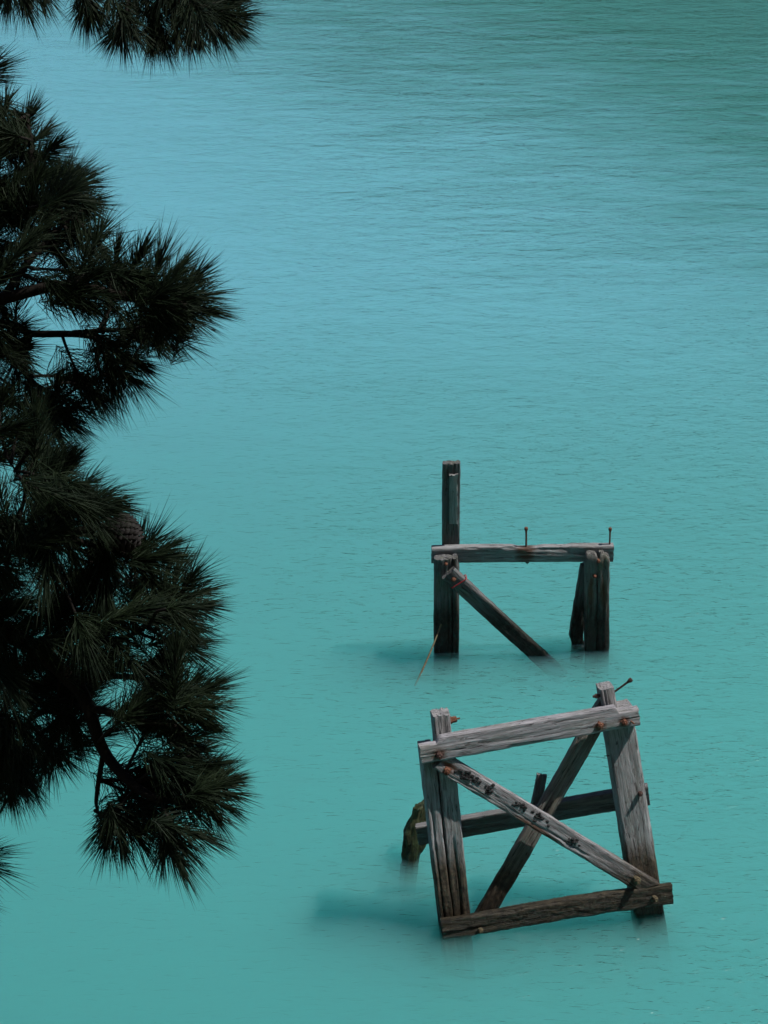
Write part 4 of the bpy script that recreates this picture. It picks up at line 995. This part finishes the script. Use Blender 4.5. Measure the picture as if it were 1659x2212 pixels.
timber('post', BT, M_BACKPILE, (1.468, -0.9), (1.387, 1.085), 0.121, 0.115, 0.0, ex=4, rough=0.006, jag=(0.005, 0.012), round_top=0.06)
timber('post', BT, M_BACKPILE, (1.585, -0.9), (1.509, 1.072), 0.121, 0.115, 0.0, ex=5, rough=0.007, jag=(0.005, 0.022), slant=(0, 0.02), round_top=0.08)
timber('rear_post', BT, M_BACKPILE, (1.53, -0.9), (1.45, 1.00), 0.19, 0.11, -0.215, ex=6, rough=0.005)
timber('rear_brace', BT, M_BACK, (1.262, -0.22), (1.373, 0.905), 0.135, 0.075, -0.130, ex=8, rough=0.007, slant=(0, -0.035), bot=[(0, -0.030), (0.20, -0.045), (0.27, -0.006), (0.4, 0)], top=[(0, -0.05), (0.22, -0.035), (0.30, 0.0)])
bolt(BT, -0.021, 1.008, 0.0, (0, 0.2, 1), out=0.045, nut=0.016, washer=0.020)
bolt(BT, 1.458, 1.022, 0.0, (0, 0.2, 1), rod=0.016, out=0.05, nut=0.020, washer=None)
bolt(BT, 1.430, 0.850, 0.0, (0, 0.1, 1), out=0.04, nut=0.016, washer=0.022)
bolt(BT, 0.050, 0.880, 0.080, (0, 0.2, 1), out=0.05, nut=0.022, washer=0.032)
bolt(BT, 0.784, 0.944, -0.17, (0, -1, 0), out=0.04, nut=0.022, washer=0.034, mat=M_DARKRUST)
spike(BT, (0.768, 1.04, -0.17), (0.763, 1.292, -0.17), 0.010, 0.019, M_RUST)
spike(BT, (1.582, 1.04, -0.17), (1.581, 1.276, -0.17), 0.009, 0.018, M_RUST)

# loose things on the back trestle
c = MB()
bx = Vector((0.103, -0.04, 0.832)); ud = Vector((0.67, 0, -0.742)); vd = Vector((0.742, 0, 0.67))
pts = []
for k in range(25):
    a = 2 * math.pi * k / 24
    y, z = math.cos(a) * 0.052, math.sin(a) * 0.094
    mx = max(abs(y) / 0.045, abs(z) / 0.086); 
    p = bx + Vector((0, y / mx, 0)) + vd * (z / mx) + ud * 0.012 * math.sin(a * 1.0)
    pts.append(FT and BT.matrix_world @ p)
c.tube(pts, 0.005, 8)
tag(c.build('cord', M_CORD), 'red cord tied round the top of the far diagonal brace', 'cord')
s = MB()
p0, p1 = Vector((0.300, 19.20, -0.10)), Vector((0.560, 19.625, 0.345))
s.tube([p0.lerp(p1, k / 8) + Vector((0.012 * math.sin(math.pi * k / 8), 0, 0)) for k in range(9)], [0.010 - 0.0003 * k for k in range(9)], 10)
tag(s.build('stick', M_STICK), 'thin tan stick leaning against the left post of the far trestle', 'stick')

# ================================================================ PINE TREE
PT = empty('pine_tree', Matrix.Translation((-2.5, 6.4, bank_z(-2.5, 6.4) - 0.2)))
tag(PT, 'dark pine tree reaching in from the left, with long needles and one cone', 'tree')
base = Vector(PT.location)
def part(mb, name, mat, parent=PT, sharp=40):
    o = mb.build(name, mat, None, None, sharp)
    o.parent = parent
    o.matrix_parent_inverse = Matrix.Translation(-base) if parent is PT else Matrix.Identity(4)
    return o
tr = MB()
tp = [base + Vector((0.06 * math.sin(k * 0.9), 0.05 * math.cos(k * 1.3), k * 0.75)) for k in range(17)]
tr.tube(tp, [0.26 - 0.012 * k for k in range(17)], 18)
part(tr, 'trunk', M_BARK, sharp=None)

def smooth_path(pts, sub=5):
    P = [Vector(p) for p in pts]
    P = [P[0]] + P + [P[-1]]; out = []
    for i in range(1, len(P) - 2):
        for k in range(sub):
            t = k / sub
            a, b, c_, d = P[i - 1], P[i], P[i + 1], P[i + 2]
            out.append(0.5 * ((2 * b) + (c_ - a) * t + (2 * a - 5 * b + 4 * c_ - d) * t * t + (3 * b - a - 3 * c_ + d) * t ** 3))
    out.append(P[-2]); return out

rs = np.random.default_rng(3)
def needles_np(tip, dr, count, length, width, shoot):
    """one shoot's needles: slightly bent three-sided blades; returns vertex array and face list"""
    dr = dr.normalized(); a = dr.orthogonal().normalized(); b = dr.cross(a)
    D, A_, B_ = (np.array(x) for x in (dr, a, b)); T = np.array(tip)
    s = rs.random(count) ** 0.75                                  # 0 = back of the shoot, 1 = its tip
    org = T - D * (shoot * (1 - s))[:, None]
    ph = rs.random(count) * 2 * np.pi
    a0 = rs.uniform(46, 66); ang = np.radians(np.clip(a0 - (a0 - rs.uniform(8, 22)) * s + rs.normal(0, 11, count), 3, 95))
    rad = A_ * np.cos(ph)[:, None] + B_ * np.sin(ph)[:, None]
    nd = D * np.cos(ang)[:, None] + rad * np.sin(ang)[:, None]
    ln = length * rs.uniform(0.6, 1.2, count)
    bend = D * 0.12 + np.array((0, 0, -rs.uniform(0.0, 0.16))) + rs.normal(0, 0.04, (count, 3))
    mid = org + nd * (ln * 0.5)[:, None]
    end = org + nd * ln[:, None] + bend * ln[:, None]
    side = np.cross(nd, rs.normal(0, 1, (count, 3))); side /= np.linalg.norm(side, axis=1)[:, None] + 1e-9
    sd2 = np.cross(nd, side)
    w = width * rs.uniform(0.8, 1.2, count)[:, None]
    V = np.empty((count, 7, 3))
    for k in range(3):
        an = 2 * np.pi * k / 3
        off = (side * math.cos(an) + sd2 * math.sin(an)) * w * 0.5
        V[:, k] = org + off * 0.8; V[:, 3 + k] = mid + off
    V[:, 6] = end
    return V.reshape(-1, 3)
TPL = [(0, 1, 4, 3), (1, 2, 5, 4), (2, 0, 3, 5), (3, 4, 6), (4, 5, 6), (5, 3, 6)]

def foliage(name, shoots, parent, count, length, width, shoot_len):
    Vs = [needles_np(Vector(t), Vector(d), int(count * rs.uniform(0.55, 1.35)), length * rs.uniform(0.66, 1.08), width, shoot_len * rs.uniform(0.7, 1.7)) for t, d, r in shoots]
    V = np.concatenate(Vs); nn = len(V) // 7
    faces = []
    for i in range(nn):
        b = i * 7
        faces += [tuple(b + k for k in f) for f in TPL]
    me = bpy.data.meshes.new(name); me.from_pydata(V, [], faces); me.materials.append(M_NEEDLE); me.update()
    o = bpy.data.objects.new(name, me); col.objects.link(o)
    o.parent = parent
    return o

BOUGH_NAMES = {'upper': 'bough', 'middle': 'bough', 'cone': 'bough', 'lower': 'bough', 'bottom': 'bough', 'overhead': 'bough'}
for key in dict.fromkeys(l[0] for l in LIMBS):
    w_ = MB()
    for nm, r0, pts in LIMBS:
        if nm != key: continue
        pp = smooth_path(pts)
        n_ = len(pp)
        pp = [p + Vector((noise.noise(p * 3), noise.noise(p * 3 + Vector((5, 5, 5))), noise.noise(p * 3 + Vector((9, 2, 4))))) * 0.02 for p in pp]
        w_.tube(pp, [r0 * (1 - 0.72 * i / (n_ - 1)) for i in range(n_)], 9)
    for t, d, r in SHOOTS[key]:
        t, d, r = Vector(t), Vector(d), Vector(r)
        back = t - d * min(0.17, 0.45 * (t - r).length)
        e_ = t - d * 0.01
        w_.tube([r * (1 - q) ** 2 + back * 2 * q * (1 - q) + e_ * q * q for q in (i / 8 for i in range(9))], [0.0055 - 0.0003 * i for i in range(9)], 6)
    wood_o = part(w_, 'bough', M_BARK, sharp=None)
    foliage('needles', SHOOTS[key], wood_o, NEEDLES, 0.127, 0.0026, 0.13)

# the rest of the crown, above the view: it shades the boughs that hang into the picture
cw, csh = MB(), []
rc = random.Random(8)
for k in range(26):
    h_ = 10.6 + 4.6 * k / 26; an = k * 2.4
    st = Vector((-2.5, 6.4, h_)); L = rc.uniform(1.6, 2.6) if False else rc.uniform(2.0, 3.2) * (1 - 0.45 * (h_ - 10.6) / 4.6)
    if math.sin(an) < -0.2: L *= 0.75
    en = st + Vector((math.cos(an) * L, math.sin(an) * L * 0.8, 0.5 + 0.15 * L))
    pp = smooth_path([st, st.lerp(en, 0.5) + Vector((0, 0, -0.12)), en], 5)
    cw.tube(pp, [0.045 - 0.003 * i for i in range(len(pp))], 7)
    for q in range(16):
        f = rc.uniform(0.25, 1.0); p = st.lerp(en, f)
        d = (Vector((math.cos(an), math.sin(an), 0.4)) + Vector((rc.gauss(0, .6), rc.gauss(0, .6), rc.gauss(0, .4)))).normalized()
        csh.append((p + d * rc.uniform(0.15, 0.5), d, p))
crown = part(cw, 'crown_branches', M_BARK, sharp=None)
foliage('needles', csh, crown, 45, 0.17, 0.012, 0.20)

# the cone
k_ = MB(); cc = Vector((-0.741, 5.80, 8.715)); ax = Vector((0.75, -0.1, -0.65)).normalized()
sd_ = ax.orthogonal().normalized(); sb = ax.cross(sd_)
Lc = 0.098
def crad(f): return 0.046 * math.sin(math.pi * min(1, 0.12 + 0.88 * f) ** 0.8) ** 0.8 if f < 1 else 0.004
k_.tube([cc + ax * (f - 0.5) * Lc for f in (0, .1, .3, .5, .7, .9, 1)], [0.012, 0.028, 0.036, 0.034, 0.026, 0.014, 0.004], 12)
for i in range(110):
    f = (i + 0.5) / 110; a = i * 2.39996
    rad = sd_ * math.cos(a) + sb * math.sin(a); tg = ax.cross(rad)
    r_ = 0.012 + 0.033 * math.sin(math.pi * (0.16 + 0.78 * f)) ** 0.9
    p = cc + ax * ((f - 0.5) * Lc) + rad * r_
    up_ = (ax * 0.8 + rad * 0.6).normalized(); nr = tg.cross(up_)
    tmp = MB(); tmp.lump((0, 0, 0), (0.0115, 0.0105, 0.0045), i, 4, 0.3)
    k_.add([p + tg * q.x + up_ * q.y + nr * q.z + rad * 0.003 for q in tmp.v], tmp.f)
k_.tube([cc - ax * 0.05, cc - ax * 0.085 + Vector((-0.01, 0.02, 0.0)), Vector((-0.775, 5.82, 8.72)) - Vector((0.06, 0, 0))], 0.008, 7)
part(k_, 'pine_cone', M_CONE)
